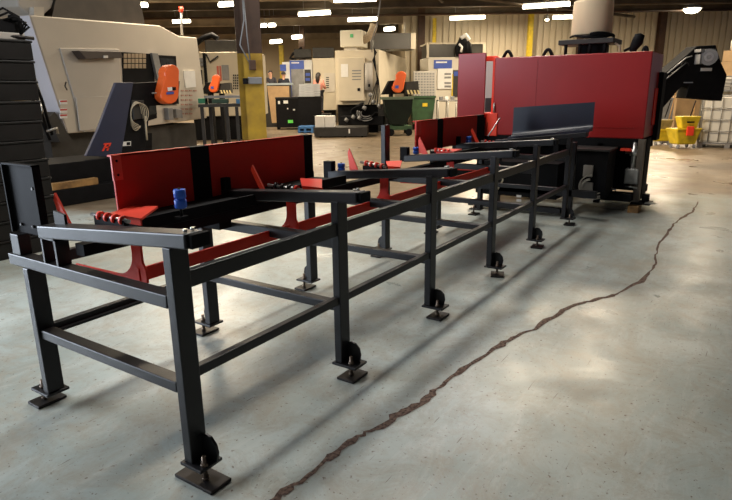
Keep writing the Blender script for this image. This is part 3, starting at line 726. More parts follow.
for k in range(9): t_ = math.radians(200-k*22.5); pts.append((172.5+7.5*math.cos(t_), 73-8.5*math.sin(t_)))
for k in range(9): t_ = math.radians(0-k*22.5); pts.append((170+9*math.cos(t_), 94.5-9.5*math.sin(t_)))
polyY(m, pts, Yc+.18, Yc+.36); gu = m.build('drive_guard', ORANGE, K, bev=.02)
m = polyY(M(), [(168,87.5),(172,87),(172.5,90.5),(168.5,91)], Yc+.165, Yc+.18); m.build('warning_label', WHITE, gu)
m = polyY(M(), [(172.5,87),(176,87),(176,90),(172.8,90.5)], Yc+.165, Yc+.18); m.build('dark_label', BLK2, gu)
m = polyY(M(), [(167,92),(174,91.5),(174,94),(167,94.5)], Yc+.165, Yc+.18); m.build('blue_red_label', BLUEP, gu)
# red emblem: two slanted bars with crossbars
m = polyY(M(), [(104.5,143.2),(111.5,142.8),(110.8,144.6),(103.8,145.0)], Yc+.288, Yc+.30)
polyY(m, [(105.2,145.0),(107,144.9),(103.9,151.0),(102.2,151.2)], Yc+.288, Yc+.30); polyY(m, [(109.2,144.6),(110.8,144.5),(108.3,150.6),(106.6,150.8)], Yc+.288, Yc+.30)
polyY(m, [(104.3,146.8),(110.0,146.4),(109.4,147.9),(103.7,148.3)], Yc+.288, Yc+.30)
m.build('red_emblem', REDB, nv)
m = polyY(M(), [(122,142),(131,141.2),(131,145.6),(122,146.2)], Yc+.355, Yc+.37); lb_ = m.build('white_label', WHITE, K)
m = polyY(M(), [(126.8,142.3),(130.3,142),(130.3,145),(126.8,145.3)], Yc+.35, Yc+.355); m.build('label_mark', BLK2, lb_)
for k in range(5):
    rx, ry = 5.5+k*.8, 13.5-k*.9; x0, y0 = 136+k*.9, 115-k*.5
    pts = [yp(x0+rx*math.cos(t), y0+ry*math.sin(t)+(2 if math.sin(t) > 0 else 0), Yc+.33-.012*k) for t in [math.radians(40+15*j+k*14) for j in range(22)]]
    M().tube(pts, .0055, 6).build('cable_coil', HOSE, K)
m = M().tube([yp(145,116,Yc+.33), yp(146,128,Yc+.33), yp(147,140,Yc+.33)], .014, 8); m.build('plug_lead', HOSE, K)
m = polyY(M(), [(132,100),(144,100),(146,118),(134,120)], Yc+.34, Yc+.37); m.build('motor_box', DGREY, K, bev=.01)
m = M().tube([yp(152,93,Yc+.3), yp(160,93,Yc+.3)], .012, 8).build('shaft', ZINC, K)
m = polyY(M(), [(143,160),(146,133),(152,133),(152,160)], Yc+.5, Yc+.6); m.build('support_leg', BLK2, K)
a, b = at(52,186,Y=Yc+.05), at(99,176,Y=Yc+.05)
xw0, xw1 = at(52,183,Y=Yc+.07).x, at(98,178,Y=Yc+.07).x
tag(M().box(xw0, xw1, Yc+.07, Yc+.17, zw+.002, zw+.095).build('timber_beam', WOOD, bev=.006), 'short weathered timber beam lying on the dark chip conveyor trough', 'timber')

# ------------------------------------------------------------ stack of black trays at the left edge
tops = [38, 60, 81, 101, 121, 141, 160, 179, 198, 217, 236, 251]
zs = [at(40+.9*i, y, X=2.86).z for i, y in enumerate(tops)]
yS = at(7,260,Z=0).y; xR = at(62,247,Z=0).x; H = at(30, 40, Y=yS).z; n = 11; hh = H/n
px0, py0, lx_, ly_ = xR-1.5, yS, 1.5, 1.1
for i in range(n):
    z0 = i*hh; dx = random.uniform(-.015,.015); m = M()
    m.box(px0+.01+dx, px0+lx_-.01+dx, py0+.008, py0+ly_-.01, z0+.001, z0+hh*.86)
    tr_ = m
    pos = 'the lowest, on the floor' if i == 0 else ('topmost' if i == n-1 else ['second','third','fourth','fifth','sixth','seventh','eighth','ninth','tenth'][i-1]+' from the floor')
    t = thing('storage_tray', (px0+lx_/2, py0+ly_/2, z0), 'black stacked tray at the left edge, '+pos, 'tray', 'black stacked trays')
    m.build('tray_body', TRAY, t, bev=.006)
    m = M(); m.box(px0+dx, px0+lx_+dx, py0, py0+ly_, z0+hh*.86, z0+hh-.003); m.build('tray_rim', TRAY, t, bev=.008)
# things on the stack
zt0 = H+.001; oy = yS-4.0; ox = xR-2.86
g = thing('machine_fixture', (2.3+ox, 4.5+oy, zt0), 'dark steel fixture with brackets on top of the black tray stack', 'fixture')
xe = at(16,28,Y=yS+.1).x; ze = at(8,15,Y=yS+.1).z; m = M().box(1.9+ox, xe, 4.1+oy, 4.7+oy, zt0+.06, ze-.04).box(1.7+ox,xe-.12,4.2+oy,4.8+oy,ze-.04,ze+.03).box(xe-.02,xe+.05,4.12+oy,4.18+oy,zt0+.06,ze+.01); m.build('fixture_body', BLK2, g, bev=.01)
m = M().box(1.9+ox, xe+.06, 4.08+oy, 4.75+oy, zt0+.001, zt0+.06); m.build('fixture_plate', PANEL, g, bev=.006)
m = M()
for k in range(5): m.tube([(xe-.3+.1*k, 4.11+oy, ze-.05), (xe-.1+.04*k, 4.07+oy, ze+.05-.03*k), (xe+.03+.02*k, 4.08+oy, zt0+.2-.02*k), (xe+.02, 4.08+oy, zt0+.05)], .010, 6)
m.build('cable', BLK2, g)
m = M().tube([(2.70+ox,4.1+oy,zt0+.03),(2.92+ox,4.06+oy,zt0+.02)], .016, 8).build('clamp_rod', STEEL, g)

# bright shop door / window far left above the stack
wn = thing('window_1', at(6, 8, D=41.8), None, None); wn['kind'] = 'structure'
f = Face(6, 41.8, 0); m = M(); f.rect(m, -12,-14,14,12,0,.04); pane = m.build('window_pane', mat('daylit_pane', (.8,.82,.9), .4, emis=1.6, ecol=(.80,.84,1)), wn)
m = M(); 
for x0 in (-12,0,13): f.rect(m, x0,-14,x0+1,12,-.05,.0)
m.build('window_frame', GREY, wn)

# ------------------------------------------------------------ background behind the column
f = Face(190, 13, 10)
W_ = thing('work_table', f.P(.4,.3,0), 'dark steel work table with two levels just left of the yellow column', 'table')
m = M(); f.rect(m, 198,104,247,107,0,.7); m.build('lower_top', DGREY, W_)
m = M(); f.rect(m, 204,95.5,244,98,.1,.6); m.build('upper_shelf', GREY, W_)
for px0 in (201.5,226.5,236.5,208):
    m = M(); u, z = f.uz(px0, 107); f.bx(m, u-.035, u+.035, .02 if px0 != 208 else .55, .10 if px0 != 208 else .63, 0, z); m.build('leg', DGREY, W_)
m = M(); f.rect(m, 236,102,242,112,-.0,.02); 
for px0 in (206,242):
    u, z = f.uz(px0, 98, .3); z1 = f.uz(px0,104,.3)[1]; m2 = M(); f.bx(m2, u-.03,u+.03,.3,.36,z1-.02,z+.02); m2.build('shelf_support', DGREY, W_)
u, z = f.uz(200, 104, .1); b_ = M()
o = f.rect(b_, 198,98.5,205,103.6,.05,.25).build('parts_bin', mat('bin_green', (.02,.16,.08), .5), bev=.01); tag(o, 'small green bin on the lower level of the work table', 'bin')
o = f.rect(M(), 212,99,228,103.6,.08,.45).build('parts_bin', mat('bin_dark_green', (.02,.05,.03), .5), bev=.01); tag(o, 'dark green low bin between the shelf and lower top of the work table', 'bin')
o = f.rect(M(), 236,98.8,241,103.6,.05,.25).build('parts_bin', mat('bin_blue', (.05,.16,.30), .5), bev=.01); tag(o, 'blue bin at the right end of the work table', 'bin')

f = Face(192, 19, 5)
G_ = thing('machining_centre', f.P(1,.8,0), 'cream machine seen between the large machining centre and the yellow column', 'machine')
m = M(); f.rect(m, 192,52,262,116,0,2.0); m.build('housing', BEIGE2, G_, bev=.02)
m = M(); f.rect(m, 205,40,256,53,.2,1.6); m.build('roof_unit', DGREY, G_, bev=.01)
m = M(); f.rect(m, 194,116,260,127,.2,1.8,zmin=0); m.build('base', BLK2, G_)
m = M(); f.rect(m, 222,65,229,80,-.03,0); m.build('screen', GREY, G_)
m = M(); f.rect(m, 217,66,219,81,-.03,0); f.rect(m, 219.8,66,221.3,81,-.03,0); m.build('red_stripe_sheet', mat('red_stripe', (.55,.12,.08), .5), G_)
m = M()
for j in range(6):
    for i in range(3): f.rect(m, 233+i*2,74.5+j*2.6,234.2+i*2,76.2+j*2.6,-.03,0)
m.build('keypad', DGREY, G_)
m = M(); f.rect(m, 204,53,206.5,94,-.15,-.02); f.rect(m, 194,70,202,84,-.1,0); m.build('cable_duct', BLK2, G_)
m = M(); f.rect(m, 195,58,204,62,-.1,0); f.rect(m, 199,63,203,66,-.15,0); m.build('valve_bank', GREY, G_)
m = M(); m.tube([f.at(193,46,.3), f.at(203,38,.3), f.at(212,35,.3), f.at(218,39,.3)], .09, 8); m.tube([f.at(218,56,-.1), f.at(210,62,-.1), f.at(206,54,-.1)], .03, 6); m.build('hose', BLK2, G_)

def chip_head(px, py, sc, dep, label, face=None):
    """orange drive guard with dark base and hazard plate; px,py guard centre"""
    f = Face(px, dep, 5); t = thing('chip_conveyor', f.P(0, .2, 0), label, 'conveyor')
    pts = []
    for k in range(9): a = math.radians(200-k*22.5); pts.append((px+1.5*sc+4.6*sc*math.cos(a), py-5*sc-4.4*sc*math.sin(a)))
    for k in range(9): a = math.radians(0-k*22.5); pts.append((px-1.5*sc+5*sc*math.cos(a), py+4.5*sc-5*sc*math.sin(a)))
    m = M(); f.poly(m, pts, -.15, .08); g_ = m.build('drive_guard', ORANGE, t, bev=.03)
    m = M(); f.poly(m, [(px-4*sc,py+3*sc),(px-1*sc,py+3*sc),(px-1*sc,py+5.5*sc),(px-4*sc,py+5.5*sc)], -.17, -.15); m.build('label', BLUEP, g_)
    m = M(); f.poly(m, [(px-15*sc,py+11*sc),(px-9*sc,py-1*sc),(px+2*sc,py-2*sc),(px+4*sc,py+10*sc)], .08, .6); m.build('trunk', BLK2, t, bev=.02)
    m = M(); f.poly(m, [(px+5*sc,py+0*sc),(px+16*sc,py-1*sc),(px+17*sc,py+10*sc),(px+5*sc,py+11*sc)], .02, .5); m.build('discharge_box', DGREY, t)
    m = M()
    for i in range(4): f.poly(m, [(px+(6+i*3)*sc,py+7*sc),(px+(7.4+i*3)*sc,py+7*sc),(px+(8.8+i*3)*sc,py+10.5*sc),(px+(7.2+i*3)*sc,py+10.5*sc)], -.005, .02)
    m.build('hazard_stripe', mat('hazard_yellow', (.75,.62,.30), .5), t)
    u0, z = f.uz(px-8*sc, py+10*sc); u1, _ = f.uz(px+8*sc, py+10*sc)
    m = M(); f.bx(m, u0, u0+.1, .1,.5,0,z); f.bx(m, u1-.1,u1,.1,.5,0,z); m.build('stand', BLK2, t)
    return t
chip_head(214.5, 83.5, .95, 16.5, 'small chip conveyor with orange guard left of the yellow column')
chip_head(399.8, 82, 1.15, dfl(400,136)+1.05, 'chip conveyor with orange guard above the green hopper')

# ------------------------------------------------------------ bench, workers, cabinets
f = Face(266, 26.2, 0)
B_ = thing('service_counter', f.P(.8,.4,0), 'counter with a pale top in front of the two workers', 'counter')
m = M(); f.rect(m, 264,83,291,85,0,.9); m.build('counter_top', mat('pale_blue_top', (.35,.42,.46), .5), B_)
m = M(); f.rect(m, 265,85,290,120,.1,.8,zmin=0); m.build('counter_body', DGREY, B_)
f2 = Face(267, 25.9, 0); m = M(); f2.poly(m, [(267,86),(289,86),(290.5,122),(272,123)], 0, .03)
tag(m.build('plywood_board', CARD), 'tan plywood board leaning on the counter beside the black crates', 'board')
f = Face(276, 24.3, 3)
K_ = thing('black_cabinet', f.P(.8,.4,0), 'long low black cabinet with small white labels in the middle background', 'cabinet')
m = M(); f.rect(m, 276,98,321,123,0,.9,zmin=.08); m.build('cabinet_body', BLK2, K_, bev=.01)
m = M(); f.rect(m, 275,97,322,98.5,-.02,.92); m.build('cabinet_rim', BLK, K_)
for (x0,y0,w,h) in ((278,101,2,3),(283.5,100.5,4.5,3),(301,100,3,3),(287,108,1.2,1.2),(293,109,2,1.5),(308,105,2,1),(313,108,1.5,1)):
    m = M(); f.rect(m, x0,y0,x0+w,y0+h,-.02,0); m.build('white_label', WHITE, K_)
m = M(); f.rect(m, 288,120,293,123,-.04,0); m.build('green_label', mat('bright_green', (.15,.75,.12), .5), K_)
for px0 in (299,310): m = M(); f.rect(m, px0,99,px0+.6,122,-.01,0); m.build('panel_joint', DGREY, K_)
m = M(); f.rect(m, 277,122,280,125,.1,.3,zmin=0); f.rect(m, 317,122,320,125,.1,.3,zmin=0); m.build('foot', BLK2, K_)

def person(px, py_head, dep, top_mat, label, hair_long=False, facing=0., zfoot=None, lean=0., arms='down'):
    f = Face(px, dep, 0); hz = at(px, py_head, D=dep).z    # head centre
    H_ = 1.74; z0 = hz-1.62
    t = thing('person', f.P(0,0,z0), label, 'person')
    t_ = math.radians(facing); fu = f.u*math.cos(t_)+f.v*math.sin(t_); fv = -f.u*math.sin(t_)+f.v*math.cos(t_)
    def P(u, v, z): return f.o + fu*u + fv*v + Vector((0,0,z0+z))
    # skeleton as connected edges for the skin modifier
    pts = {'pel':(0,0,.95,.13),'wst':(0,0,1.08,.12),'chs':(0,-.01-lean*.3,1.30,.15),'nk':(0,-.01-lean*.5,1.47,.055),'hd0':(0,-.02-lean*.5,1.55,.07),'hd1':(0,-.02-lean*.5,1.64,.095),'hd2':(0,-.01-lean*.5,1.71,.07)}
    ed = [('pel','wst'),('wst','chs'),('chs','nk'),('nk','hd0'),('hd0','hd1'),('hd1','hd2')]
    for s, k in ((-1,'l'),(1,'r')):
        pts.update({k+'sh':(s*.19,-lean*.3,1.40,.06),k+'el':(s*.25,-.06-lean*.4,1.12,.042),k+'wr':(s*.16,-.30-lean*.3,1.10,.03),k+'ha':(s*.13,-.39-lean*.3,1.10,.035),
                    k+'hp':(s*.10,0,.90,.095),k+'kn':(s*.11,-.02,.50,.06),k+'an':(s*.12,.02,.09,.042),k+'to':(s*.13,-.14,.04,.04)})
        ed += [('chs',k+'sh'),(k+'sh',k+'el'),(k+'el',k+'wr'),(k+'wr',k+'ha'),('pel',k+'hp'),(k+'hp',k+'kn'),(k+'kn',k+'an'),(k+'an',k+'to')]
    names = list(pts); org = wloc(t)
    me = bpy.data.meshes.new('body'); me.from_pydata([P(*pts[n_][:3])-org for n_ in names], [(names.index(a), names.index(b)) for a, b in ed], [])
    o = bpy.data.objects.new('body', me); C.objects.link(o); o.parent = t
    sk = o.modifiers.new('skin', 'SKIN'); 
    if not me.skin_vertices: 
        bm = bmesh.new(); bm.from_mesh(me); bm.verts.layers.skin.verify(); bm.to_mesh(me); bm.free()
    for i, n_ in enumerate(names):
        sv = me.skin_vertices[0].data[i]; r = pts[n_][3]; sv.radius = (r, r); sv.use_root = (n_ == 'pel')
    ss = o.modifiers.new('sub', 'SUBSURF'); ss.levels = 1; ss.render_levels = 2
    me.materials.append(SKIN)
    # clothing: a jacket shell over torso and arms
    names2 = ['pel','wst','chs','lsh','rsh','lel','rel','lwr','rwr']; ed2 = [('pel','wst'),('wst','chs'),('chs','lsh'),('chs','rsh'),('lsh','lel'),('rsh','rel'),('lel','lwr'),('rel','rwr')]
    me2 = bpy.data.meshes.new('top'); me2.from_pydata([P(*pts[n_][:3])-org for n_ in names2], [(names2.index(a), names2.index(b)) for a, b in ed2], [])
    o2 = bpy.data.objects.new('top', me2); C.objects.link(o2); o2.parent = t; o2.modifiers.new('skin', 'SKIN')
    if not me2.skin_vertices:
        bm = bmesh.new(); bm.from_mesh(me2); bm.verts.layers.skin.verify(); bm.to_mesh(me2); bm.free()
    for i, n_ in enumerate(names2):
        sv = me2.skin_vertices[0].data[i]; r = pts[n_][3]*1.15+.02; sv.radius = (r, r); sv.use_root = (n_ == 'pel')
    o2.modifiers.new('sub', 'SUBSURF').render_levels = 2; me2.materials.append(top_mat)
    names3 = ['pel','lhp','rhp','lkn','rkn','lan','ran']; ed3 = [('pel','lhp'),('pel','rhp'),('lhp','lkn'),('rhp','rkn'),('lkn','lan'),('rkn','ran')]
    me3 = bpy.data.meshes.new('trousers'); me3.from_pydata([P(*pts[n_][:3])-org for n_ in names3], [(names3.index(a), names3.index(b)) for a, b in ed3], [])
    o3 = bpy.data.objects.new('trousers', me3); C.objects.link(o3); o3.parent = t; o3.modifiers.new('skin', 'SKIN')
    if not me3.skin_vertices:
        bm = bmesh.new(); bm.from_mesh(me3); bm.verts.layers.skin.verify(); bm.to_mesh(me3); bm.free()
    for i, n_ in enumerate(names3):
        sv = me3.skin_vertices[0].data[i]; r = pts[n_][3]*1.1+.02; sv.radius = (r, r); sv.use_root = (n_ == 'pel')
    o3.modifiers.new('sub', 'SUBSURF').render_levels = 2; me3.materials.append(CLOTH)
    # hair cap
    hd = (0, -.01-lean*.5, 1.66); m = M(); vs = []; n_, r_ = 14, 7
    for j in range(r_+1):
        ph = math.radians(5+j*(16 if hair_long else 13))
        for i in range(n_):
            th = 2*PI*i/n_; front = max(0., -math.sin(th)); rr = .112*math.sin(ph)*(1-.12*front)
            z = .118*math.cos(ph)+(.05*front*(j/r_))
            vs.append(P(hd[0]+rr*math.cos(th), hd[1]+.02+rr*math.sin(th)*1.08, hd[2]+z))
    m.add(vs, [(j*n_+i, j*n_+(i+1)%n_, (j+1)*n_+(i+1)%n_, (j+1)*n_+i) for j in range(r_) for i in range(n_)]+[tuple(range(n_))], True)
    if hair_long:
        m.tube([P(0,.09,1.70), P(0,.12,1.58), P(0,.11,1.42), P(0,.10,1.30)], [.09,.10,.09,.03], 10)
    m.build('hair', HAIR, t)
    # face: eyes, nose, mouth, ears
    m = M()
    for s in (-1, 1): m.tube([P(s*.035,-.118-lean*.5,1.645), P(s*.035,-.108-lean*.5,1.645)], .010, 8)
    m.build('eyes', BLK2, t)
    m = M().tube([P(0,-.105-lean*.5,1.65), P(0,-.130-lean*.5,1.61), P(0,-.11-lean*.5,1.605)], [.008,.014,.008], 8)
    for s in (-1, 1): m.tube([P(s*.098,-.01-lean*.5,1.60), P(s*.108,-.005-lean*.5,1.64), P(s*.098,-.01-lean*.5,1.66)], [.008,.016,.008], 6)
    m.build('nose_and_ears', SKIN, t)
    # a hand with five fingers at each wrist
    for s, k in ((-1,'l'),(1,'r')):
        hx, hy, hz2, _ = pts[k+'ha']; m = M()
        for q, (du, ln) in enumerate(((-.03,.06),(-.01,.07),(.01,.066),(.03,.05))):
            m.tube([P(hx+du, hy-.02, hz2), P(hx+du, hy-.02-ln*.6, hz2-.008), P(hx+du, hy-.02-ln, hz2-.028)], [.009,.008,.006], 6)
        m.tube([P(hx-s*.025, hy+.02, hz2), P(hx-s*.055, hy-.01, hz2-.005), P(hx-s*.06, hy-.04, hz2-.015)], [.011,.010,.007], 6)
        m.build('fingers', SKIN, t)
    if z0 > .02 and label.find('salmon') >= 0:
        plat = M(); f.bx(plat, -.5,.5,-.45,.45,0,z0); pm = plat.build('work_platform', DGREY); return t, pm
    return t, None
_, pm = person(284.3, 75, 27.9, CLOTH, 'person in a dark navy top with short dark hair, back turned, at the counter', facing=180)
_, pm = person(271.2, 74, 27.9, mat('black_shirt', (.03,.03,.04), .8), 'person in a dark shirt facing the camera at the left end of the counter', facing=15, lean=.1)
zp_ = min(at(284.3,75,D=27.9).z, at(271.2,74,D=27.9).z)-1.62
f = Face(277, 27.9, 0); m = M(); f.bx(m, -1.0,1.0,-.5,.5,0,zp_-.005); tag(m.build('work_platform', DGREY), 'dark platform behind the counter under the two workers at the left', 'platform')
_, pm = person(319.0, 76, 27.0, PINK, 'person with long dark hair in a salmon top behind the grey sheet stack', hair_long=True, facing=160)
if pm: tag(pm, 'low dark platform under the worker in the salmon top', 'platform')

# blue-and-cream machine behind the workers
f = Face(288, 29.5, 4)
Bm = thing('machining_centre', f.P(1,.8,0), 'cream and white machine with a tall blue-topped panel behind the workers', 'machine')
m = M(); f.rect(m, 291,60,313,122,0,1.6,zmin=.1); m.build('housing', mat('white_housing', (.62,.62,.60), .5), Bm, bev=.02)
m = M(); f.rect(m, 313,58,336,100,0,1.6,zmin=.6); m.build('right_housing', BEIGE2, Bm, bev=.02)
m = M(); f.rect(m, 314,100,336,122,.2,1.5,zmin=0); m.build('base', BLK2, Bm)
m = M(); f.rect(m, 290.5,60.5,304,69,-.06,0); bp2 = m.build('blue_panel', BLUEP, Bm)
m = M(); f.rect(m, 291.5,62.2,299,63.4,-.07,-.06); m.build('white_lettering', WHITE, bp2)
m = M(); f.rect(m, 291,69,304,96,-.05,0); m.build('grey_door', GREY, Bm)
m = M(); f.rect(m, 290.3,60.5,291.3,100,-.07,0); m.build('blue_edge', BLUEP, Bm)
m = M(); f.rect(m, 280,64.5,286,71,-.1,0); m.build('blue_box', BLUEP, Bm)
m = M(); f.rect(m, 283,62,290.3,100,-.02,.3); m.build('white_post', WHITE, Bm)
m = M(); f.rect(m, 304.7,69.5,311,83,-.06,0); sc = m.build('control_panel', DGREY, Bm)
m = M(); f.rect(m, 305.5,73,310,76,-.07,-.06); f.rect(m, 305.5,78,310,81,-.07,-.06); m.build('screen', BLUEP, sc)
m = M(); f.rect(m, 324,73,335,92,-.05,0); m.build('side_door', BEIGE, Bm, bev=.01)
m = M(); 
for j in range(6): f.rect(m, 326,77+j*2,329,78+j*2,-.06,-.05)
m.build('vents', DGREY, Bm)
m = M(); f.rect(m, 294,49,311,57.5,.2,1.4); f.rect(m, 312.5,47.5,334,57.5,.2,1.4); m.build('roof_filter', DGREY, Bm, bev=.02)
m = M(); m.tube([f.at(296,60,.3), f.at(290,58,.2), f.at(293,54,.3), f.at(302,48,.3)], .07, 8); m.build('hose', BLK2, Bm)
f = Face(299, 23.4, 3)
pls = []
for j in range(5):
    o = f.rect(M(), 299,84+j*2.5,320,86.3+j*2.5,0,.55).build('sheet_stack', mat('sheet_grey', (.42,.44,.47), .45, noise=.2, scale=4), bev=.004)
    tag(o, ['grey sheet pack topmost on the black cabinet','grey sheet pack second from the top of the pile','middle grey sheet pack of the pile on the black cabinet','grey sheet pack second from the bottom of the pile','lowest grey sheet pack lying on the black cabinet'][j], 'sheet pack', 'grey sheet packs on the black cabinet')
zc0 = f.uz(310, 96.5)[1]
f = Face(299, 23.4, 3)
m = M(); f.rect(m, 298,96.6,321,99,-.02,.6,zmin=0); tag(m.build('pile_stand', BLK2), 'dark stand under the grey sheet packs in front of the black cabinet', 'stand')

# ------------------------------------------------------------ cream machine with mist collector
f = Face(337, 22.0, -12.5)
Cm = thing('machining_centre', f.P(.9,1.0,0), 'cream machine with a white mist collector and hoses in the middle background', 'machine')
m = M(); f.rect(m, 335.5,50,379,101,0,6.5,zmin=1.0); 
m.build('housing', BEIGE2, Cm, bev=.02)
m = M(); f.rect(m, 338,99,378,128,.2,3.6,zmin=.0); m.build('base', BLK2, Cm)
u1 = f.uz(381,80)[0]
m = M(); f.rect(m, 338,57.5,364,101,-.25,0); cd = m.build('electrical_cabinet', BEIGE2, Cm, bev=.02)
m = M(); f.rect(m, 341,64,348,77,-.26,-.25); m.build('paper_note', WHITE, cd)
for (x0,y0,x1,y1) in ((352,70,361,71.2),(352,73,361,74),(352,76,361,77),(352,79,361,80)): 
    m = M(); f.rect(m, x0,y0,x1,y1,-.256,-.25); m.build('text_line', GREY, cd)
m = M(); f.rect(m, 357.5,88,360,91,-.27,-.25); m.build('switch', BLK2, cd)
m = M(); m.tube([f.at(368.5,63,-.1), f.at(368.5,90,-.1)], .16, 16); m.build('pump_column', PANEL, Cm)
m = M(); f.rect(m, 368,84,370,87,-.3,-.26); m.build('gauge', BLK2, Cm)
m = M(); f.rect(m, 340,30,362,47,.3,1.3); mc = m.build('mist_collector', mat('collector_white', (.68,.64,.52), .5), Cm, bev=.03)
m = M(); f.rect(m, 350,34,353,37.5,.285,.3); m.build('green_sticker', mat('green_sticker', (.1,.5,.2), .5), mc)
m = M(); f.rect(m, 344,46,357,50.5,.4,1.2); m.build('collector_base', BEIGE, mc)
m = M(); m.tube([f.at(359,40,.6), f.at(364,40,.6), f.at(368,37.5,.6), f.at(371,33.5,.6), f.at(373,29,.6), f.at(374,24,.6)], .14, 12); m.build('duct', mat('duct_tan', (.42,.33,.22), .6, noise=.3, scale=20), mc)
f3 = Face(373, 22.5, 6); m = M(); f3.rect(m, 374,33,416,49,.3,1.5); gl = m.build('roof_window', mat('smoky_panel', (.10,.095,.085), .3, noise=.3, scale=1), Cm, bev=.01)
m = M(); f3.rect(m, 411,33,416,49,.28,.31); m.build('roof_window_frame', BEIGE2, gl)
m = M()
for a in range(5): m.tube([f.at(374+a*.7,48+a,-.1), f.at(375-a*.6,60,-.15), f.at(377+a*.4,80,-.15), f.at(372+2*a,95,-.3), f.at(368+3*a,105,-.3)], .016, 6)
for a in range(4): m.tube([f.at(366+12*math.cos(t)-a, 112+ (9-a)*math.sin(t), -.4-.05*a) for t in [math.radians(q*20) for q in range(14)]], .028, 6)
hs = m.build('hose', BLK2, Cm)
m = M()
for a in range(3): m.tube([f.at(366+(9-2*a)*math.cos(t), 113+(8-2*a)*math.sin(t), -.55) for t in [math.radians(40+q*20) for q in range(9)]], .02, 6)
for (x0,y0) in ((345,119),(352,116),(358,117),(363,107),(372,101),(378,105),(369,94)): m.tube([f.at(x0,y0,-.55), f.at(x0+3,y0+2,-.55)], .07, 8)
m.build('fitting', GREY, Cm)
m = M(); f.rect(m, 340,116,384,128,-.5,.1,zmin=.3); m.build('pump_unit', BLK2, Cm, bev=.03)
# cable hanging from the roof
tag(M().tube([at(381,-6,D=17), at(377,25,D=17.2), at(371,42,D=18.2), at(372,52,D=18.4)], .02, 6).build('hanging_cable', GREY), 'thin cable hanging from the roof in front of the cream machine', 'cable')

# low dark platform with white boxes and blue pallet
f = Face(313, dfl(340,137.5), -3)
zdk = f.uz(340,127.5)[1]
lp = thing('pallet_truck_deck', f.P(1,.5,0), 'long low dark deck on small wheels in front of the cream machine', 'platform')
m = M(); f.rect(m, 314,127.5,367,136.5,0,1.3); m.build('deck', DGREY, lp, bev=.01)
zd = max(.1, f.uz(340,136.5)[1])
for px0 in (320,345,362): 
    u, _ = f.uz(px0,137); m = M(); c = f.P(u,.1,zd/2); m.tube([c-f.v*.03, c+f.v*.05], zd/2, 10); m.build('wheel', BLK2, lp)
    u, _ = f.uz(px0,137); m = M(); c = f.P(u,1.1,zd/2); m.tube([c-f.v*.03, c+f.v*.05], zd/2, 10); m.build('wheel', BLK2, lp)
m = M(); f.rect(m, 348.5,129,350,133.5,-.02,0); m.build('label', WHITE, lp)
f = Face(298, dfl(305,133), -3); pb = thing('blue_pallet', f.P(.6,.5,0), 'blue pallet on the floor left of the white boxes', 'pallet')
m = M(); f.rect(m, 298,126.5,313,128.5,0,.8); f.rect(m, 298,131,313,132,0,.8)
for x0 in (298,304,311): f.rect(m, x0,126.5,x0+2,133,0,.8,zmin=0)
m.build('pallet_deck', mat('pallet_blue', (.04,.15,.38), .6), pb)
f = Face(315, dfl(340,137.5)+.15, -3)
for (x0,x1,lb) in ((315,324.5,'left white carton on the low dark deck'),(325,334,'right white carton on the low dark deck')):
    o = f.rect(M(), x0,116,x1,127.3,0,.5,zmin=zdk+.003).build('carton', WHITE, bev=.01); tag(o, lb, 'carton')
    
# green hopper, green bin, basket
f = Face(385, dfl(400,136), 2)
hp = thing('chip_hopper', f.P(.4,.4,0), 'dark green tipping hopper on wheels under the orange-guarded conveyor', 'hopper')
m = M(); f.poly(m, [(384,99),(413,98),(412,112),(406,125),(392,125),(386,114)], 0, .9); m.build('hopper_body', mat('hopper_dark', (.005,.010,.005), .6, noise=.4, scale=3, spec=.2), hp, bev=.02)
m = M(); f.rect(m, 382,97,414,99.5,-.04,.95); m.build('hopper_rim', mat('rim_green', (.12,.16,.10), .5), hp)
m = M(); f.rect(m, 388,126,412,130,.05,.85); m.build('chassis', GREEN, hp)
for px0 in (391,409):
    u, z = f.uz(px0,130); r = max(.10, z/2+.02); m = M(); c = f.P(u,.05,r); m.tube([c-f.v*.04, c+f.v*.04], r, 12); m.build('wheel', BLK2, hp)
f = Face(412, 23.0, 0)
gb = thing('green_bin', f.P(.4,.4,0), 'green steel bin with a yellow label right of the hopper', 'bin')
m = M(); f.poly(m, [(411,97),(435.5,97),(432,124),(413,124)], 0, .8); m.build('bin_body', GREEN, gb, bev=.01)
m = M(); f.rect(m, 410.5,96,436,98,-.03,.85); m.build('bin_rim', GREEN, gb)
m = M(); f.rect(m, 422.5,103,427.5,106.5,-.01,0); m.build('yellow_label', YELB, gb)
m = M(); f.rect(m, 413,124,416,128,.1,.2,zmin=0); f.rect(m, 428,124,431,128,.1,.2,zmin=0); m.build('foot', BLK2, gb)
f = Face(413, 24.1, 0)
wc = thing('louvred_cabinet', f.P(.35,.3,0), 'pale grey cabinet with rows of small openings behind the green bin', 'cabinet')
m = M(); f.rect(m, 413.5,71,436,98,0,.5,zmin=0); m.build('cabinet_body', PANEL, wc, bev=.01)
m = M()
for j in range(9):
    for i in range(7): f.rect(m, 415+i*2.9,73+j*2.7,417+i*2.9,74.6+j*2.7,-.006,0)
m.build('drawer_slots', GREY, wc)

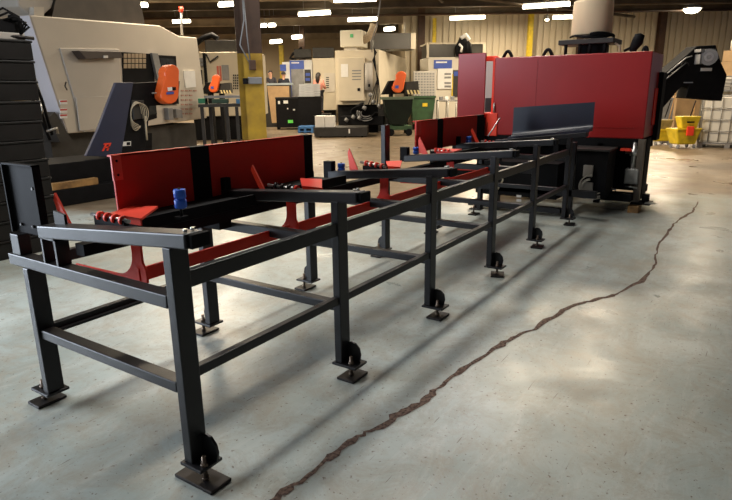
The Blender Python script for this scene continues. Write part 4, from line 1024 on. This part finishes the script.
# machine with dark roof windows behind the red door
f = Face(427, 25.3, 6)
Dm = thing('machining_centre', f.P(1,.8,0), 'white machine with blue panel and dark roof windows behind the open red door', 'machine')
m = M(); f.rect(m, 428,57,500,118,0,1.8,zmin=.3); m.build('housing', mat('warm_white', (.62,.57,.47), .5), Dm, bev=.02)
m = M(); f.rect(m, 434,60,452,68.5,-.04,0); bq = m.build('blue_panel', BLUEP, Dm)
m = M(); f.rect(m, 436,61.5,447,63,-.05,-.04); m.build('white_lettering', WHITE, bq)
m = M(); f.rect(m, 437.5,68.5,452.5,89,-.07,0); dd_ = m.build('white_door', WHITE, Dm, bev=.01)
for y0 in (73,76.5,82,85.5): m = M(); f.rect(m, 444.5,y0,451,y0+2,-.08,-.07); m.build('vent', GREY, dd_)
m = M(); f.rect(m, 453,70,458,97,-.06,0); sc = m.build('control_panel', DGREY, Dm)
m = M(); f.rect(m, 454,71.5,458,76,-.07,-.06); m.build('screen', BLUEP, sc)
m = M(); f.rect(m, 452,74,453,96,-.08,0); m.build('yellow_edge', YELB, Dm)
m = M(); f.rect(m, 428.5,44,485,57,.1,1.5); m.build('roof_window', mat('smoky_panel2', (.07,.066,.055), .3, noise=.4, scale=1), Dm)
m = M(); f.rect(m, 427.5,42.5,486,44,.05,1.55); f.rect(m, 427,43,429,58,.05,.15); f.rect(m, 483,43,486,58,.05,.15); f.rect(m, 456,43,458,58,.05,.15); m.build('roof_frame', BEIGE2, Dm)
m = M()
for a in range(4): m.tube([f.at(458+3*a,56,-.1), f.at(457+3*a,48-a,-.15), f.at(461+2*a,38+a,-.1), f.at(466+a,44,-.1), f.at(464+2*a,56,-.1)], .09, 8)
m.build('hose_bundle', BLK2, Dm)
m = M(); m.tube([f.at(461,38,-.3), f.at(466,35,-.3), f.at(469,40,-.3)], .08, 8); m.tube([f.at(459,44,-.3), f.at(462,47,-.3), f.at(461,52,-.3)], .05, 8); m.build('hose_collar', WHITE, Dm)
f = Face(438.5, 22.6, 0)
ct = thing('wire_cart', f.P(.4,.3,0), 'silver tube cart with small parts between green bin and red door', 'cart')
m = M()
for u in (0,.37,.75):
    for v in (0,.5): m.tube([f.P(u,v,.05), f.P(u,v,1.1)], .02, 8)
for z in (.35,1.08):
    m.tube([f.P(0,0,z), f.P(.75,0,z), f.P(.75,.5,z), f.P(0,.5,z), f.P(0,0,z)], .02, 8)
m.build('tube_frame', CAGE, ct)
m = M(); f.bx(m, 0,.75,0,.5,1.09,1.12); m.build('cart_top', CAGE, ct)
for k, (u, c_) in enumerate(((.12,GREY),(.32,WHITE),(.55,GREY))):
    m = M(); f.bx(m, u-.07,u+.07,.05,.2,1.122,1.24); tag(m.build('parts_box', c_, bev=.01), ['small grey box at the left end of the silver cart top','small white box in the middle of the silver cart top','small grey box at the right end of the silver cart top'][k], 'box')

# ------------------------------------------------------------ ceiling lights
lights = [((450,18.5),(485,17),4.55,'fluorescent strip light above the open red door'), ((523,7),(570,4),4.5,'long bright strip light left of the beige drum'), ((299,14.5),(330,12.5),4.5,'slanting strip light right of the brown column'), ((348,20),(377,19),4.55,'strip light just above the white mist collector'), ((334,0.5),(376,-1),4.6,'strip light at the top edge above the mist collector'), ((219,5),(236,4),4.55,'strip light touching the left side of the brown column at the top'), ((173,21.5),(190,21),4.5,'strip light right of the red beacon mast'), ((258,26),(266,25.5),4.5,'short strip light just right of the brown column'), ((269,25.5),(275,25),4.5,'tiny strip light in the far bay right of the brown column'), ((271,42),(281,41),4.3,'distant strip light above the far tan wall'), ((293,37.5),(301,36.5),4.3,'distant strip light behind the dark steel column'), ((385,29.5),(394,28.5),4.5,'distant small light above the smoky roof window'), ((553,17.5),(572,17),4.55,'strip light partly hidden by the beige drum'), ((130,6),(147,5),4.5,'strip light at the top left above the cream machine'), ((0,-30),(60,-32),4.6,None), ((600,-40),(650,-42),4.6,None)]
LP = []
for a, b, z, lab in lights:
    if lab is None: continue
    p, q = at(*a, Z=z), at(*b, Z=z)
    if (p-CAM).dot(FH) > 40: p = at(*a, D=39); q = at(*b, D=39)
    t = thing('ceiling_light', (p+q)/2, lab, 'ceiling light', 'strip lights under the roof')
    M().tube([p, q], .075 if (p-CAM).dot(FH) < 30 else .10, 10).build('light_tube', WARMLAMP, t)
    d = (q-p).normalized()
    M().beam(p+Vector((0,0,.12)), q+Vector((0,0,.12)), .24, .05).build('reflector', GREY, t)
    for s_ in (.15, .85): c = p.lerp(q, s_); M().tube([c+Vector((0,0,.14)), Vector((c.x, c.y, 5.34))], .01, 5).build('hanger', GREY, t)
    LP.append((p+q)/2)
for (px0, py0, z, r, lab) in ((692,9.5,4.6,.33,'round high bay lamp near the top right corner'), (277,0+38.5,4.4,.001,None), (547,20,4.5,.09,'small round lamp left of the beige drum'), (399,-10,4.6,.001,None)):
    if lab is None: continue
    p = at(px0, py0, Z=z); t = thing('round_lamp', p, lab, 'ceiling light')
    m = M().tube([p-Vector((0,0,r*.45)), p-Vector((0,0,r*.35)), p, p+Vector((0,0,.03))], [r*.3, r*.7, r, r], 20); m.build('lamp_glass', WARMLAMP, t)
    m = M().tube([p+Vector((0,0,.032)), p+Vector((0,0,.15)), p+Vector((0,0,.25))], [r*1.25, r*.8, r*.3], 20); m.build('lamp_housing', GREY, t)
    M().tube([p+Vector((0,0,.25)), Vector((p.x,p.y,5.34))], .015, 6).build('hanger', GREY, t)
    LP.append(p)

# ------------------------------------------------------------ lights
def area(name, loc, aim, size, sy, energy, col):
    l = bpy.data.lights.new(name, 'AREA'); l.shape = 'RECTANGLE'; l.size = size; l.size_y = sy; l.energy = energy; l.color = col
    o = bpy.data.objects.new(name, l); C.objects.link(o); o.location = loc
    o.rotation_euler = (Vector(aim)-Vector(loc)).to_track_quat('-Z', 'Y').to_euler(); return o
WARM = (1.0, .83, .60); NEUT = (1, .95, .88)
# daylight through a loading door on the left, out of view
area('daylight_door', (-1.6, 6.8, 1.9), (1.6, .6, .3), 3.6, 3.2, 620, (.78,.87,1.0))
# strip lights of the hall (rows)
p = fr(5.0, 11.8, 4.6); area('high_bay_lamp', p, p-Vector((0,0,1)), .5, .5, 170, WARM)
p = fr(9.5, 16.5, 4.6); area('high_bay_lamp', p, p-Vector((0,0,1)), .6, .6, 60, WARM)
for lat, dep, e in ((-12,12,300),(-4,13,260),(4,13,260),(9,15,80),(-12,20,420),(-4,20,420),(4,21,380),(11,22,420),(-16,28,420),(-8,28,420),(-2,25.5,300),(6,26,300),(-22,34,420),(-10,35,500)):
    p = fr(lat, dep, 4.5); area('hall_strip_light', p, p-Vector((0,0,1)), 2.4, .5, e*1.1, WARM)
for X_, Y_, e in ((.8,2.1,70),(4.6,2.0,110),(8.4,2.0,120)):
    o = area('bay_strip_light', (X_,Y_,4.7), (X_,Y_,0), 2.6, .6, e, NEUT); o.rotation_euler = (0,0,0)

w = bpy.data.worlds.new('World'); bpy.context.scene.world = w; w.use_nodes = True
w.node_tree.nodes['Background'].inputs[0].default_value = (.9,.9,1,1); w.node_tree.nodes['Background'].inputs[1].default_value = .12

cam = bpy.data.cameras.new('camera'); cam.sensor_width = 36; cam.lens = FPX/732*36; cam.clip_end = 200
co = bpy.data.objects.new('camera', cam); C.objects.link(co)
Mx = Matrix((RT, UP, -FW)).transposed().to_4x4(); Mx.translation = CAM; co.matrix_world = Mx
sc = bpy.context.scene; sc.camera = co
sc.view_settings.view_transform = 'Standard'; sc.view_settings.look = 'None'; sc.view_settings.exposure = .18; sc.view_settings.gamma = 1; sc.view_settings.use_curve_mapping = False
